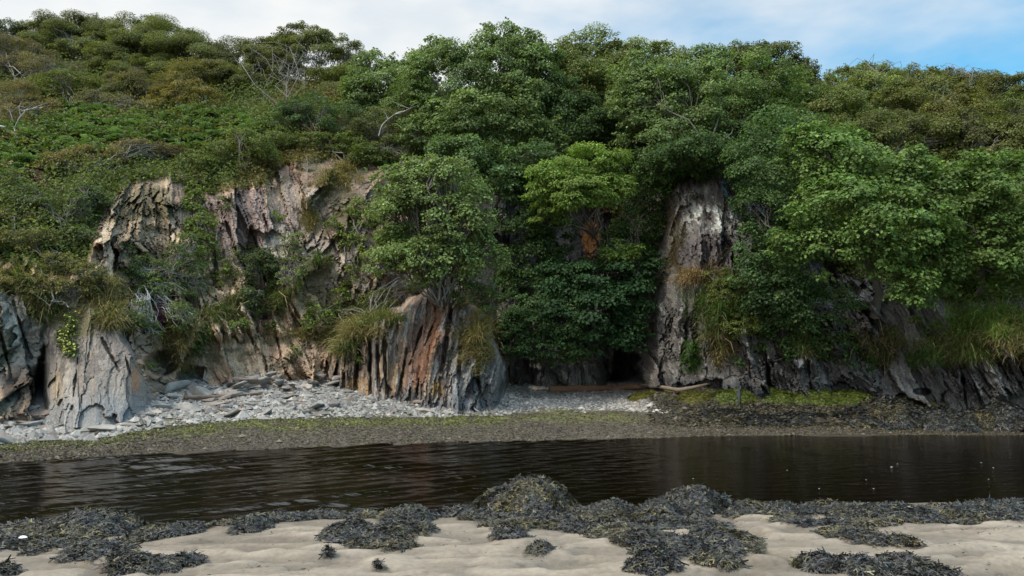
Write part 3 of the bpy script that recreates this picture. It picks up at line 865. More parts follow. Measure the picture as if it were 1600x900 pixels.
plant('tree', 'tree', 'tallest poplar with leafy sprays breaking the skyline at the middle', 'poplar',
      [(790, 105, 62, 48, .5), (740, 130, 60, 50), (830, 140, 45, 60), (690, 140, 56, 60, .2), (770, 190, 75, 50, -.5), (720, 210, 70, 45, -.6), (815, 215, 60, 45, -.6), (680, 90, 34, 24, .6), (780, 62, 32, 22, .6), (825, 80, 30, 28, .6)],
      26.5, (760, 300), .07, 10, group=G1, sprigs=7)
plant('tree', 'tree', 'dense grey green tree leaning out above the gully mouth', 'poplar',
      [(765, 265, 62, 38), (720, 255, 50, 34, .3), (800, 300, 30, 28, .2), (830, 260, 40, 34, .4)], 23.8, (770, 330), .1, 8, group=G1, col=(.052, .10, .044))
plant('tree', 'tree', 'thin gappy poplar group below the dip in the skyline', 'poplar',
      [(590, 115, 36, 30), (635, 120, 32, 34), (610, 150, 60, 40, -.4), (570, 165, 40, 40, -.3)], 29, (610, 200), .09, 9, group=G1, sprigs=9, dens=.85)
plant('tree', 'tree', 'bright leafy tree rooted on the banded buttress', 'poplar',
      [(640, 300, 42, 42, .3), (690, 300, 58, 44), (665, 355, 70, 50, -.2), (720, 360, 52, 55), (640, 395, 48, 46), (690, 415, 66, 40), (745, 410, 40, 36, .2), (620, 340, 40, 50, .3), (655, 265, 30, 22, .3)],
      20.3, (690, 470), .075, 12, group=G1, col=(.094, .148, .062), sprigs=5, scale=.9, bushy=True)
plant('tree', 'tree', 'glowing yellow green ash crown arching over the orange rock in the gully', 'ash',
      [(905, 262, 60, 30), (875, 285, 50, 28), (940, 290, 45, 28), (905, 305, 60, 26, -.2), (850, 300, 30, 18), (970, 290, 22, 16), (872, 322, 30, 20, .2), (850, 335, 24, 18, .5)], 22.9, (950, 420), .07, 8, group=G1)
plant('tree', 'tree', 'dark green sycamore hiding the back of the gully above the cave', 'sycamore_shaded',
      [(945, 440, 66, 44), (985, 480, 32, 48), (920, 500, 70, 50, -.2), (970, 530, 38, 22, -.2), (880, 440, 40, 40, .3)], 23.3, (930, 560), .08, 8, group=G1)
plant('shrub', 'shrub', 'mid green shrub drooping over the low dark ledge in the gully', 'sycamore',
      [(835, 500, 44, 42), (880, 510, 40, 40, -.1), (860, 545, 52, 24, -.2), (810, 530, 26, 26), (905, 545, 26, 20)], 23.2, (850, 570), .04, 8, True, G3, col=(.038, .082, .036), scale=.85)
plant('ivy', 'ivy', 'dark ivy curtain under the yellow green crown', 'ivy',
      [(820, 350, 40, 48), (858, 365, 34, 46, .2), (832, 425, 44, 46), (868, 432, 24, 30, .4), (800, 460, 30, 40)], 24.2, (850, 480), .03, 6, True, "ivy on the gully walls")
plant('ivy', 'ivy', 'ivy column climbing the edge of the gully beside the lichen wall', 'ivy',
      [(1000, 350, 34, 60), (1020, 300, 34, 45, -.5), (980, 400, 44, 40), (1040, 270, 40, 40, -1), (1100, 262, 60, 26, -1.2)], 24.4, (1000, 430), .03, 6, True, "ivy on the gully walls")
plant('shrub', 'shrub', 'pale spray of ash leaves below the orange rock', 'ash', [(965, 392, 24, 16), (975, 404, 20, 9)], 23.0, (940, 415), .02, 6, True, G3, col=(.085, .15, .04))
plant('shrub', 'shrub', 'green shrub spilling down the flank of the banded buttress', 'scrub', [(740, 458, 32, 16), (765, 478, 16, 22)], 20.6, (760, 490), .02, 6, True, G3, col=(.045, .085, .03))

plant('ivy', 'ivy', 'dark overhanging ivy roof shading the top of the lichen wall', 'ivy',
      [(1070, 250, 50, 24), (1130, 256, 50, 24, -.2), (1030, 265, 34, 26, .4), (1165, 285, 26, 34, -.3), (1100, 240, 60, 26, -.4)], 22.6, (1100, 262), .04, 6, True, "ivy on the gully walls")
# thorn bushes and scrub on the hill (growing on the slope)
def slope(label, ty, lobes, group=G2, name='thorn_bush', cat='bush', **k):
    k.setdefault('embed', .25)
    if ty in ('thorn', 'willow'): k.setdefault('sprigs', 4)
    return plant(name, cat, label, ty, lobes, None, k.pop('base', None), k.pop('r0', .05), k.pop('ntw', 7), True, group, **k)
slope('huge smooth dome of wind-clipped thorn at the top of the hill', 'thorn', [(215, 62, 70, 32), (255, 80, 65, 42), (300, 100, 50, 40), (200, 95, 60, 40)], dens=1.25)
slope('low thorn dome on the crest next to the huge one', 'thorn', [(110, 55, 70, 22), (150, 48, 40, 18), (60, 55, 40, 18)])
slope('blue green bush peeping over the far end of the crest', 'scrub', [(18, 52, 34, 18), (-20, 60, 30, 20)], col=(.030, .055, .038))
slope('mushroom shaped thorn with pale trunk showing beneath', 'thorn', [(105, 66, 36, 22), (112, 80, 30, 16)], embed=1.2, bark=(.32, .30, .28), ntw=12)
slope('flat thorn cushion beside the mushroom shaped one', 'thorn', [(55, 75, 36, 22), (75, 68, 24, 18)], embed=.8)
slope('small thorn cap on a leaning bare stem', 'thorn', [(140, 74, 22, 18)], embed=1.2, bark=(.34, .32, .30), ntw=10)
slope('grey twiggy thorn bank below the crest', 'heath', [(30, 98, 60, 34), (80, 112, 40, 30), (-20, 100, 50, 40)], col=(.085, .080, .055), dens=.7, ntw=22, bark=(.26, .24, .22))
slope('olive thorn mound under the huge dome', 'thorn', [(185, 100, 46, 30), (230, 118, 50, 28)])
slope('sunlit olive mound dropping from the huge dome toward the tangle', 'thorn', [(320, 130, 46, 34), (290, 140, 40, 30)], col=(.075, .078, .026))
slope('yellowish scrub with white dead twigs in the middle of the hill', 'scrub', [(290, 150, 44, 30), (320, 165, 40, 26), (260, 165, 36, 22)], col=(.095, .090, .028), ntw=18, bark=(.36, .34, .31))
slope('brown thorn thicket with bleached twigs at the hill edge', 'heath', [(25, 165, 50, 32), (60, 178, 40, 26), (-10, 185, 40, 30)], ntw=24, bark=(.38, .36, .33), dens=.85, col=(.085, .075, .034))
slope('green scrub strip above the bracken', 'scrub', [(110, 145, 60, 26), (165, 150, 50, 24), (80, 140, 40, 20)], col=(.062, .085, .025))
slope('bright green nettle patch among the thorns', 'scrub', [(65, 140, 30, 14), (90, 150, 24, 12)], col=(.055, .115, .03))
slope('grey lichened scrub beside the bracken bank', 'heath', [(150, 165, 40, 20), (190, 170, 40, 22)], col=(.080, .082, .05), ntw=16, bark=(.3, .29, .27))
slope('brown green scrub under the olive mound', 'thorn', [(220, 150, 50, 26), (200, 135, 40, 22)], col=(.070, .070, .03), ntw=14, bark=(.34, .32, .3))
slope('dense olive scrub on the crest before the bare-stemmed thicket', 'thorn', [(370, 105, 50, 36), (410, 95, 46, 30), (350, 140, 40, 30)], col=(.058, .075, .026))
slope('tall thicket with many bare grey stems and a thin leafy top', 'thorn', [(425, 98, 50, 26), (480, 90, 55, 30), (465, 120, 60, 22), (400, 118, 30, 24)], base=(450, 205), embed=1.6, ntw=9, bark=(.17, .16, .14), r0=.035, sprigs=8, dens=.8)
slope('feathery crest bush with wispy sprays on top of the bare-stemmed thicket', 'thorn', [(470, 62, 34, 20), (500, 78, 40, 24), (440, 72, 30, 16)], sprigs=16, dens=.6, embed=1.0)
slope('rounded thorn leaning over the brown scarp', 'thorn', [(535, 105, 32, 40), (555, 135, 26, 36), (520, 140, 40, 30)], embed=1.0, sprigs=4)
slope('dark green elder under the rounded thorn', 'scrub', [(490, 185, 50, 34), (530, 200, 36, 40), (450, 200, 40, 30)], col=(.036, .075, .030))
slope('twiggy grey blackthorn with a white dead branch above the bright tree', 'heath', [(590, 205, 46, 36), (640, 215, 46, 34), (610, 240, 46, 22)], ntw=26, col=(.058, .078, .034), bark=(.30, .285, .26), dens=.85, embed=.6)
slope('green poplar scrub on the flank below the thin poplars', 'poplar', [(640, 180, 46, 34), (690, 230, 40, 30), (670, 195, 40, 30)], embed=.8, name='shrub', cat='shrub')
slope('low green scrub along the cliff lip above the pink slab', 'scrub', [(390, 245, 46, 28), (345, 248, 40, 24), (420, 220, 40, 24), (300, 258, 36, 14)], G3, 'shrub', 'shrub', ntw=14)
slope('brown heather fringe over the ochre rock', 'heath', [(150, 250, 46, 22), (210, 238, 50, 18), (265, 244, 36, 16), (105, 262, 40, 22)], G3, 'shrub', 'shrub', ntw=14)
slope('dull purple heather patch at the edge of the bracken', 'heath', [(40, 280, 26, 12), (60, 290, 20, 10)], G3, 'shrub', 'heather', col=(.12, .05, .085))
slope('dark green gorse above the stony scarp', 'scrub', [(105, 340, 40, 34), (135, 322, 30, 28), (122, 378, 28, 24)], G3, 'shrub', 'gorse', col=(.045, .072, .030), ntw=10)
slope('brown green ledge scrub over the pale slate block', 'heath', [(45, 375, 44, 18), (95, 415, 34, 18), (15, 345, 34, 18)], G3, 'shrub', 'shrub', col=(.082, .090, .038))
slope('low thicket on the shoulder of the flowered wedge', 'heath', [(110, 452, 36, 18), (70, 455, 24, 18), (140, 430, 26, 18)], G3, 'shrub', 'shrub', col=(.085, .09, .038), ntw=16, bark=(.3, .29, .27))
slope('large sallow bush covering the middle of the pink cliff', 'sallow', [(232, 425, 30, 26), (290, 400, 28, 34), (255, 465, 38, 34), (215, 498, 26, 28), (308, 440, 18, 34), (285, 495, 24, 22), (235, 520, 20, 16)], G3, 'shrub', 'sallow bush', ntw=14, embed=.8, bark=(.34, .33, .30), col=(.052, .085, .030))
slope('bright ivy strip hanging beside the dark slab edge', 'ivy_light', [(305, 320, 14, 22), (312, 355, 24, 26), (320, 390, 20, 24)], "ivy on the pink cliff", 'ivy', 'ivy')
slope('rounded dark gorse on the ledge beneath the pink slab', 'scrub', [(405, 440, 32, 38), (395, 475, 30, 26), (420, 415, 20, 24)], G3, 'shrub', 'gorse', col=(.036, .062, .026))
slope('spindly sallow saplings in front of the cream rock', 'sallow', [(455, 395, 15, 32), (450, 435, 22, 24), (470, 420, 14, 22)], G3, 'sapling', 'sapling', dens=.55, ntw=12, embed=1.0)
slope('light green vine draped down the rock beside the bright tree', 'ivy_light', [(565, 335, 26, 26), (540, 375, 18, 22), (580, 395, 28, 34), (550, 435, 20, 22)], "ivy on the pink cliff", 'ivy', 'vine', dens=.5, col=(.08, .125, .032))
slope('yellow green bramble below the cream rock', 'ivy_light', [(500, 496, 22, 16), (525, 488, 20, 14), (480, 508, 14, 12)], G3, 'shrub', 'bramble')
slope('olive scrub collar round the foot of the bright tree', 'scrub', [(585, 478, 34, 18), (630, 465, 30, 20), (552, 496, 26, 14)], G3, 'shrub', 'shrub', ntw=12, col=(.062, .085, .03))
slope('small bright shrub clinging above the beach stones', 'scrub', [(315, 530, 16, 22), (300, 545, 16, 14)], G3, 'shrub', 'shrub', col=(.05, .1, .03))
slope('purple flowered bush tucked under the large sallow', 'heath', [(252, 492, 11, 14)], G3, 'shrub', 'flowering bush', col=(.075, .016, .055), embed=2.2)
slope('green shrub growing on the scarp below the elder', 'scrub', [(540, 235, 36, 22), (580, 250, 30, 22), (500, 225, 40, 18)], G3, 'shrub', 'shrub')
slope('grey green scrub above the flowered wedge ledge', 'sallow', [(45, 320, 40, 30), (15, 300, 30, 30)], G3, 'shrub', 'shrub', col=(.05, .075, .035))
slope('small shrub with rusty leaves at the bracken edge', 'heath', [(372, 222, 9, 12)], G3, 'shrub', 'shrub', col=(.24, .085, .02), embed=1.5)
slope('dark creeper below the undercut roots of the bushy corner tree', 'ivy', [(1290, 540, 60, 26), (1220, 540, 40, 26)], G3, 'ivy', 'creeper', dens=.7)
slope('moss green cushion on the lichen wall', 'scrub', [(1140, 470, 26, 36), (1160, 510, 26, 20), (1125, 440, 22, 22)], G3, 'shrub', 'shrub', col=(.06, .09, .025), scale=.7)
# the scrub ridge over the bushy corner
slope('yellow olive scrub on the crest where blue sky begins', 'willow', [(1285, 150, 50, 34), (1250, 170, 40, 40), (1310, 180, 50, 36)], G4, 'shrub', 'shrub', sprigs=6)
slope('leggy crest scrub with upright sprays against blue sky', 'willow', [(1350, 130, 50, 26), (1380, 150, 50, 34), (1335, 165, 40, 30)], G4, 'shrub', 'shrub', sprigs=6)
slope('rounded olive scrub in the middle of the blue skyline', 'willow', [(1430, 135, 50, 24), (1460, 155, 50, 32), (1420, 175, 50, 30)], G4, 'shrub', 'shrub', col=(.066, .084, .026), sprigs=5)
slope('golden green scrub near the blue sky corner', 'willow', [(1520, 138, 50, 26), (1550, 155, 50, 34), (1500, 180, 50, 34)], G4, 'shrub', 'shrub', col=(.074, .085, .026), sprigs=6)
slope('darker scrub ending the blue skyline', 'scrub', [(1600, 150, 46, 32), (1640, 160, 46, 40), (1590, 185, 46, 36)], G4, 'shrub', 'shrub', sprigs=4)
slope('brownish scrub belt between the crest and the broad sycamore', 'willow', [(1390, 215, 60, 34), (1330, 215, 50, 30), (1440, 230, 50, 34)], G4, 'shrub', 'shrub', col=(.060, .082, .028))
slope('tangled scrub with bare stems above the bushy corner tree', 'willow', [(1520, 225, 60, 36), (1580, 230, 50, 40), (1480, 215, 40, 30), (1560, 265, 60, 26)], G4, 'shrub', 'shrub', col=(.062, .080, .028), ntw=14)
slope('green bank of scrub joining the rounded tree to the crest', 'poplar', [(1250, 215, 40, 34), (1290, 225, 40, 26)], G4, 'shrub', 'shrub', embed=.8)

slope('grey brown scrub on the cliff ledge past the pale slate block', 'heath', [(-70, 380, 60, 40), (-150, 360, 60, 40), (-40, 440, 40, 30)], G3, 'shrub', 'shrub')
crg = np.random.default_rng(77)
spots = [(crg.uniform(330, 600), crg.uniform(310, 570)) for _ in range(30)] + [(crg.uniform(150, 330), crg.uniform(290, 590)) for _ in range(10)]
for k_, (a_, b_) in enumerate(spots):
    r_ = crg.uniform(5, 13)
    plant('seedling', 'seedling', 'small green seedling sprouting from a crack in the pink and grey cliff', ('scrub', 'sallow', 'ivy_light')[k_ % 3],
          [(a_, b_, r_ * crg.uniform(.8, 1.5), r_)], None, None, .008, 4, True, 'seedlings in the cracks of the pink and grey cliff', dens=.8, embed=.3, seed=900 + k_)
for k_ in range(14):
    a_, b_ = crg.uniform(1025, 1430), crg.uniform(500, 575); r_ = crg.uniform(5, 11)
    plant('seedling', 'seedling', 'small dark fern sprouting low on the lichen wall and the rock under the overhang', ('scrub', 'ivy')[k_ % 2],
          [(a_, b_, r_ * crg.uniform(.8, 1.5), r_)], None, None, .008, 4, True, 'seedlings on the dark wall', dens=.8, embed=.3, seed=950 + k_)
# ------------------------------------------------------------------ bracken, undergrowth
def ground_leaves(name, n, sampler, colf, L, w, hmax, seed, up=.6, droop=.2):
    rg = np.random.default_rng(seed)
    px, py = sampler(rg, n)
    Y = surf(px, py)
    P = at(px, py, Y)
    hh = hmax * (1 - .7 * ss(60, 0, tab(px, LIPX, LIPY) - py)) * rg.random(len(px)) ** 1.3 * (.35 + .9 * fbm(P[:, 0] * .9, P[:, 1] * .5, P[:, 2] * .9, 3, seed))
    nn = norm(np.array((0, -.65, .75)) + rg.normal(0, .25, (len(px), 3)))
    P = P + nn * hh[:, None]
    N = norm(up * np.array((0, -.3, 1.0)) + .5 * rg.normal(size=(len(px), 3)))
    T = rg.normal(size=(len(px), 3)) + np.array((0, -.4, -droop))
    T = norm(T - N * (T * N).sum(1, keepdims=True))
    l = L * np.exp(rg.normal(0, .25, len(px)))
    V, F = leaf_mesh(P, T, N, l, l * w)
    c = colf(px, py, P, rg)
    o = mesh_obj(name, V, F, M_LEAF, np.repeat(c, 4, 0)); tag(o, kind='stuff'); return o
def samp_hill(rg, n):
    px = rg.uniform(-260, 1860, n); cr = crest(px); lp = tab(px, LIPX, LIPY) + 4
    py = cr + (lp - cr) * rg.random(n); return px, py
def col_hill(px, py, P, rg):
    a = np.where((px < 560)[:, None], np.array((.058, .074, .028)), np.where((px < 1230)[:, None], np.array((.032, .056, .024)), np.array((.056, .072, .025))))
    b = np.array((.085, .065, .035))
    m = ss(.52, .66, fbm(P[:, 0] * .6, P[:, 1] * .3, P[:, 2] * .6, 3, 77))[:, None] * (px < 560)[:, None]
    return np.clip(np.array((2.1, 2.0, 1.5)) * lerp(a, b, m * .7) * np.exp(rg.normal(0, .3, (len(px), 1))), .004, .4)
ground_leaves("undergrowth", 230000, samp_hill, col_hill, .085, .6, .75, 401)

def fern_cover():
    rg = np.random.default_rng(402)
    Vs, Fs, Cs, o = [], [], [], 0
    n = 1150
    zs = [(250, 212, 170, 34), (120, 200, 60, 26), (20, 245, 60, 44), (360, 205, 60, 26), (180, 222, 120, 30)]
    z = np.array(zs)[rg.choice(len(zs), n, p=[.42, .12, .2, .1, .16])]
    a = rg.uniform(0, 2 * math.pi, n); q = np.sqrt(rg.random(n))
    px = z[:, 0] + z[:, 2] * q * np.cos(a); py = z[:, 1] + z[:, 3] * q * np.sin(a)
    P0 = at(px, py, surf(px, py))
    for i in range(n):
        L = rg.uniform(.6, 1.15); az = rg.uniform(0, 2 * math.pi)
        d = np.array((math.cos(az), math.sin(az) * .6 - .5, 0)); d /= np.linalg.norm(d)
        t = np.linspace(0, 1, 9)
        rise = rg.uniform(.5, .9)
        sp = P0[i] + d * (L * .75 * t)[:, None] + np.array((0, 0, 1)) * (L * rise * (t * 1.3 - t * t * 1.05))[:, None]
        tan = norm(np.gradient(sp, axis=0)); side = norm(np.cross(tan, np.array((0, 0, 1.0))))
        k = 11
        tk = np.linspace(.22, 1, k)
        pp = np.stack([np.interp(tk, t, sp[:, c]) for c in range(3)], -1)
        tg = np.stack([np.interp(tk, t, tan[:, c]) for c in range(3)], -1)
        sd = np.stack([np.interp(tk, t, side[:, c]) for c in range(3)], -1)
        ln = L * .36 * (1.05 - tk) + .02
        for sg in (-1, 1):
            T = norm(sd * sg + tg * .45 + np.array((0, 0, -.15)))
            N = norm(np.cross(T, tg) * sg); N = np.where(N[:, 2:3] < 0, -N, N)
            V, F = leaf_mesh(pp, T, N, ln, ln * .34, .05)
            Vs.append(V); Fs.append(F + o); o += len(V)
            Cs.append(np.full((len(V), 3), i, float))
    ci = np.concatenate(Cs)[:, 0].astype(int)
    col = np.array((.078, .128, .046)) * np.exp(rg.normal(0, .25, (n, 1)))
    col = lerp(col, np.array((.13, .105, .03)), (rg.random((n, 1)) < .08) * .8)
    ob = mesh_obj("bracken_undergrowth", np.concatenate(Vs), np.concatenate(Fs), M_LEAF, col[ci]); tag(ob, kind='stuff')
fern_cover()

# ------------------------------------------------------------------ grass tufts
def grass_tuft(label, px, py, rx, ry, n, Lm, green, straw, mix, droop=.9, seed=0, group="grass tufts on the cliff ledges"):
    rg = np.random.default_rng(seed + int(px) * 7 + int(py)); n = int(n * 2.2); Lm = Lm * .85
    nk = max(6, n // 60); kx = rg.normal(0, .55, nk); ky = rg.normal(0, .55, nk); ki = rg.integers(0, nk, n)
    x = px + rx * (kx[ki] + rg.normal(0, .16, n)); y = py + ry * (ky[ki] + rg.normal(0, .16, n))
    P = at(x, y, front(x, y) + .02)
    B = at(px, py, float(front(px, py)))
    L = Lm * np.exp(rg.normal(-.25, .38, n)) * np.exp(rg.normal(0, .25, nk))[ki]
    d = norm(np.stack((rg.normal(0, .7, n) + rg.normal(0, .35, nk)[ki], -np.abs(rg.normal(.55, .3, n)), rg.normal(.75, .4, n)), -1))
    droop = (droop * rg.uniform(.5, 1.3, n))[:, None]
    pts = [P]
    cur, dd = P, d
    for k in range(3):
        cur = cur + dd * (L / 3)[:, None]; pts.append(cur)
        dd = norm(dd + np.array((0, 0, -1.0)) * droop * (.55 + .3 * k))
    sd = norm(np.cross(d, np.array((0, 0, 1.0)) + .3 * rg.normal(size=(n, 3))))
    w = (.006 * np.exp(rg.normal(0, .2, n)))[:, None]
    V = np.stack([pts[0] - sd * w, pts[0] + sd * w, pts[1] - sd * w, pts[1] + sd * w, pts[2] - sd * w * .7, pts[2] + sd * w * .7, pts[3]], 1).reshape(-1, 3)
    i = np.arange(n)[:, None] * 7
    Q = np.concatenate((i + np.array([[0, 1, 3, 2]]), i + np.array([[2, 3, 5, 4]])))
    Tt = i + np.array([[4, 5, 6]])
    c = np.where((rg.random((n, 1)) * .6 + .4 * rg.random(nk)[ki][:, None] < mix), np.array(straw), np.array(green)) * np.exp(rg.normal(0, .25, (n, 1)))
    o = mesh_obj("grass_tuft", V - B, [Q, Tt], M_GRASS, np.repeat(c, 7, 0))
    o.location = B
    tag(o, label, "grass tuft", group)
    return o
GRN, STR, OLV = (.10, .155, .04), (.31, .245, .12), (.18, .165, .06)
TUFTS = [
 ("dry olive grass hanging beside the flowered wedge", 182, 490, 22, 24, 1500, .5, OLV, STR, .45),
 ("straw grass lip on the shoulder of the wedge", 160, 462, 26, 16, 1000, .45, OLV, STR, .5),
 ("grass patch between the pale block and the crevice", 70, 480, 26, 26, 1200, .4, GRN, STR, .5),
 ("brownish grass beneath the large sallow bush", 275, 530, 30, 26, 1200, .4, OLV, STR, .45),
 ("green tussock over the fallen corner of the pink cliff", 355, 490, 26, 16, 800, .4, GRN, STR, .4),
 ("olive grass cap under the brown scarp", 515, 285, 24, 16, 700, .35, OLV, STR, .4),
 ("small green cushion in the middle of the grey rock", 500, 412, 12, 8, 450, .3, GRN, STR, .3),
 ("straw grass below the bare soil", 535, 275, 22, 20, 700, .4, OLV, STR, .55),
 ("thick golden grass crest on the banded buttress", 560, 520, 26, 16, 1500, .45, OLV, STR, .45),
 ("grass slope behind the banded buttress edge", 535, 545, 18, 20, 1000, .4, GRN, STR, .5),
 ("mixed grass under the olive scrub collar", 590, 495, 34, 12, 1000, .35, GRN, STR, .4),
 ("yellow grass mane down the buttress edge facing the cave", 745, 530, 15, 34, 1500, .45, OLV, (.30, .24, .10), .6),
 ("tawny grass at the buttress top beside the gully shrub", 722, 472, 20, 10, 600, .35, OLV, STR, .6),
 ("orange straw tuft in the centre of the lichen wall", 1092, 438, 42, 10, 800, .5, (.16, .12, .06), (.34, .24, .13), .7),
 ("brown dry tuft high on the lichen wall", 1058, 380, 16, 46, 420, .4, (.11, .085, .045), (.19, .14, .08), .6),
 ("long green grass fan down the lichen wall", 1130, 485, 34, 30, 2000, .5, (.075, .125, .03), STR, .25),
 ("bright green stripe of grass low on the lichen wall", 1087, 560, 10, 22, 700, .35, (.07, .15, .03), STR, .1),
 ("rusty grass tuft beside the bright green stripe", 1124, 536, 14, 26, 600, .45, (.17, .14, .05), STR, .5),
 ("dull grass hanging in the shade beside the sycamore foot", 1255, 545, 18, 22, 800, .4, GRN, STR, .4),
 ("brownish grass fringe under the dark overhang", 1375, 545, 30, 20, 1100, .4, (.10, .09, .04), STR, .5),
 ("green grass below the brownish fringe", 1365, 562, 14, 14, 500, .35, (.06, .12, .03), STR, .1),
 ("big bright grassy bank at the foot of the bushy tree", 1545, 515, 60, 24, 4200, .45, (.15, .24, .05), STR, .2),
 ("olive grass slope running down from the bright bank", 1500, 548, 50, 20, 2600, .42, (.15, .19, .055), STR, .35),
 ("straw grass clump at the very end of the bright bank", 1590, 535, 26, 34, 1400, .45, OLV, STR, .6),
 ("green grass toe under the hanging bright branch", 1445, 562, 26, 14, 900, .35, (.07, .13, .03), STR, .2),
 ("dry grass on the ledge over the pale slate block", 30, 440, 40, 16, 1000, .4, GRN, STR, .5),
 ("short grass round the yellow green bramble", 505, 525, 40, 16, 1100, .35, OLV, STR, .5),
 ("dark grass at the base of the spindly saplings", 440, 470, 34, 16, 900, .35, GRN, STR, .4),
 ("grass streak down the cream rock", 487, 345, 10, 26, 500, .4, OLV, STR, .5),
 ("ochre grass on the low slab behind the beach stones", 290, 575, 16, 14, 400, .25, OLV, STR, .6),
]
for k, tf in enumerate(TUFTS): grass_tuft(*tf, seed=k)

# yellow flowered plant on the wedge
def flower_plant(label, px, py, rx, ry, n, nf, seed):
    rg = np.random.default_rng(seed)
    B = at(px, py, float(front(px, py)))
    root = empty('flowering_plant', B); tag(root, label, 'flowering plant')
    def pts(m, out):
        krg = np.random.default_rng(seed + 1)
        kx, ky = krg.normal(0, .5, 9), krg.normal(0, .55, 9); ki = rg.integers(0, 9, m)
        x = px + rx * (kx[ki] + rg.normal(0, .2, m)); y = py + ry * (ky[ki] + rg.normal(0, .2, m))
        return at(x, y, front(x, y) - out * rg.random(m))
    P = pts(n, .25); N = norm(np.array((0, -.5, .8)) + .6 * rg.normal(size=(n, 3)))
    T = rg.normal(size=(n, 3)); T = norm(T - N * (T * N).sum(1, keepdims=True)); l = .07 * np.exp(rg.normal(0, .2, n))
    V, F = leaf_mesh(P, T, N, l, l * .5)
    mesh_obj('foliage', V - B, F, M_LEAF, np.repeat(leaf_colour(n, (.07, .10, .03), rg), 4, 0), root)
    P = pts(nf, .3) + np.array((0, -.06, .03))
    N = norm(np.array((0, -.7, .7)) + .3 * rg.normal(size=(nf, 3)))
    Vs, Fs = [], []
    for k in range(3):
        T = rg.normal(size=(nf, 3)); T = norm(T - N * (T * N).sum(1, keepdims=True))
        V, F = leaf_mesh(P, T, N, np.full(nf, .03), np.full(nf, .028)); Vs.append(V); Fs.append(F + k * nf * 4)
    V = np.concatenate(Vs)
    mesh_obj('blossom', V - B, np.concatenate(Fs), M_GRASS, np.tile((.52, .50, .10), (len(V), 1)), root)
flower_plant('yellow flowered plant spilling over the smooth grey wedge', 108, 524, 22, 30, 1200, 80, 51)
flower_plant('sprinkle of small yellow flowers on the olive grass slope', 1500, 518, 22, 14, 120, 16, 52)

# ------------------------------------------------------------------ dead branches, driftwood
def dead_branch(label, px, py, ends, r, seed, col=(.50, .48, .44), lift=.35, name='dead_branch'):
    rg = np.random.default_rng(seed)
    y0 = float(front(px, py)) - lift
    B = at(px, py, y0); paths = []
    for e in ends:
        p0 = np.array(at(*e[0], y0 + (e[0][2] if len(e[0]) > 2 else 0)) if len(e[0]) == 2 else at(e[0][0], e[0][1], y0 + e[0][2]))
        prev = p0
        allp = [p0]
        for q in e[1:]:
            seg = wobble(prev, at(q[0], q[1], y0 + rg.normal(0, .12)), 5, .05, rg)
            allp += list(seg[1:]); prev = seg[-1]
        allp = np.array(allp)
        paths.append((allp, np.linspace(r, r * .3, len(allp))))
        for _ in range(3):
            i = rg.integers(len(allp) // 2, len(allp)); v = rg.normal(0, .25, 3); v[2] = abs(v[2])
            paths.append((wobble(allp[i], allp[i] + v, 4, .08, rg), np.linspace(r * .4, r * .12, 4)))
    V, F = tubes(paths, 5)
    c = np.tile(np.array(col), (len(V), 1)) * np.exp(rg.normal(0, .12, (len(V), 1)))
    o = mesh_obj(name, V - B, F, M_BARK, c, smooth=True); o.location = B
    tag(o, label, 'dead branch', 'bleached dead branches'); return o
dead_branch('white forked dead branch poking up out of the grey blackthorn', 600, 210, [[(592, 212), (602, 190), (618, 178)], [(618, 178), (640, 170)], [(632, 210), (655, 218), (668, 226), (672, 240)], [(655, 218), (636, 208)]], .022, 61, lift=1.6)
dead_branch('bleached dead twig fork at the brown thorn thicket', 28, 190, [[(28, 198), (16, 176), (10, 170)], [(28, 192), (40, 172), (50, 170)], [(34, 182), (30, 166)]], .025, 62, lift=.9)
dead_branch('pale crooked bough low on the hill edge', 20, 212, [[(-6, 196), (14, 206), (26, 210), (34, 218)], [(26, 210), (22, 222)]], .04, 63, lift=1.0)
dead_branch('white twig tangle in the yellowish scrub', 205, 110, [[(196, 118), (200, 102), (206, 98)], [(206, 112), (216, 108)]], .022, 64, lift=.9)
dead_branch('fan of bleached twigs on the hill under the olive mound', 250, 140, [[(240, 144), (262, 126), (268, 112)], [(246, 142), (272, 134)], [(280, 158), (288, 150)]], .022, 65, lift=.9)
dead_branch('short white dead stick by the green scrub strip', 125, 125, [[(108, 115), (122, 126), (134, 132)]], .03, 66, lift=.9)
dead_branch('white contorted stem beside the small thorn cap', 148, 88, [[(142, 96), (152, 88), (154, 78)], [(146, 94), (142, 82)]], .03, 67, lift=1.2)
dead_branch('arched dead bramble stem over the yellow green bramble', 530, 500, [[(500, 486), (520, 484), (532, 496), (540, 510)]], .014, 68, (.36, .33, .29), .5)
dead_branch('thin bare sapling in front of the brown scarp', 480, 280, [[(482, 302), (480, 276), (478, 244)], [(480, 276), (474, 258)]], .012, 69, (.42, .40, .36), .35)
dead_branch('grey root tangle at the top of the flowered wedge', 85, 470, [[(80, 450), (84, 468), (94, 476), (108, 480)], [(84, 468), (78, 478)]], .022, 70, (.40, .38, .35), .3)
dead_branch('slanting bare branch beside the orange rock', 895, 345, [[(880, 356), (896, 342), (914, 335)]], .018, 71, (.22, .20, .16), 3.4)
dead_branch('broken stick under the pale ash spray', 940, 410, [[(938, 416), (954, 404), (962, 396)]], .018, 72, (.40, .30, .20), 3.4)

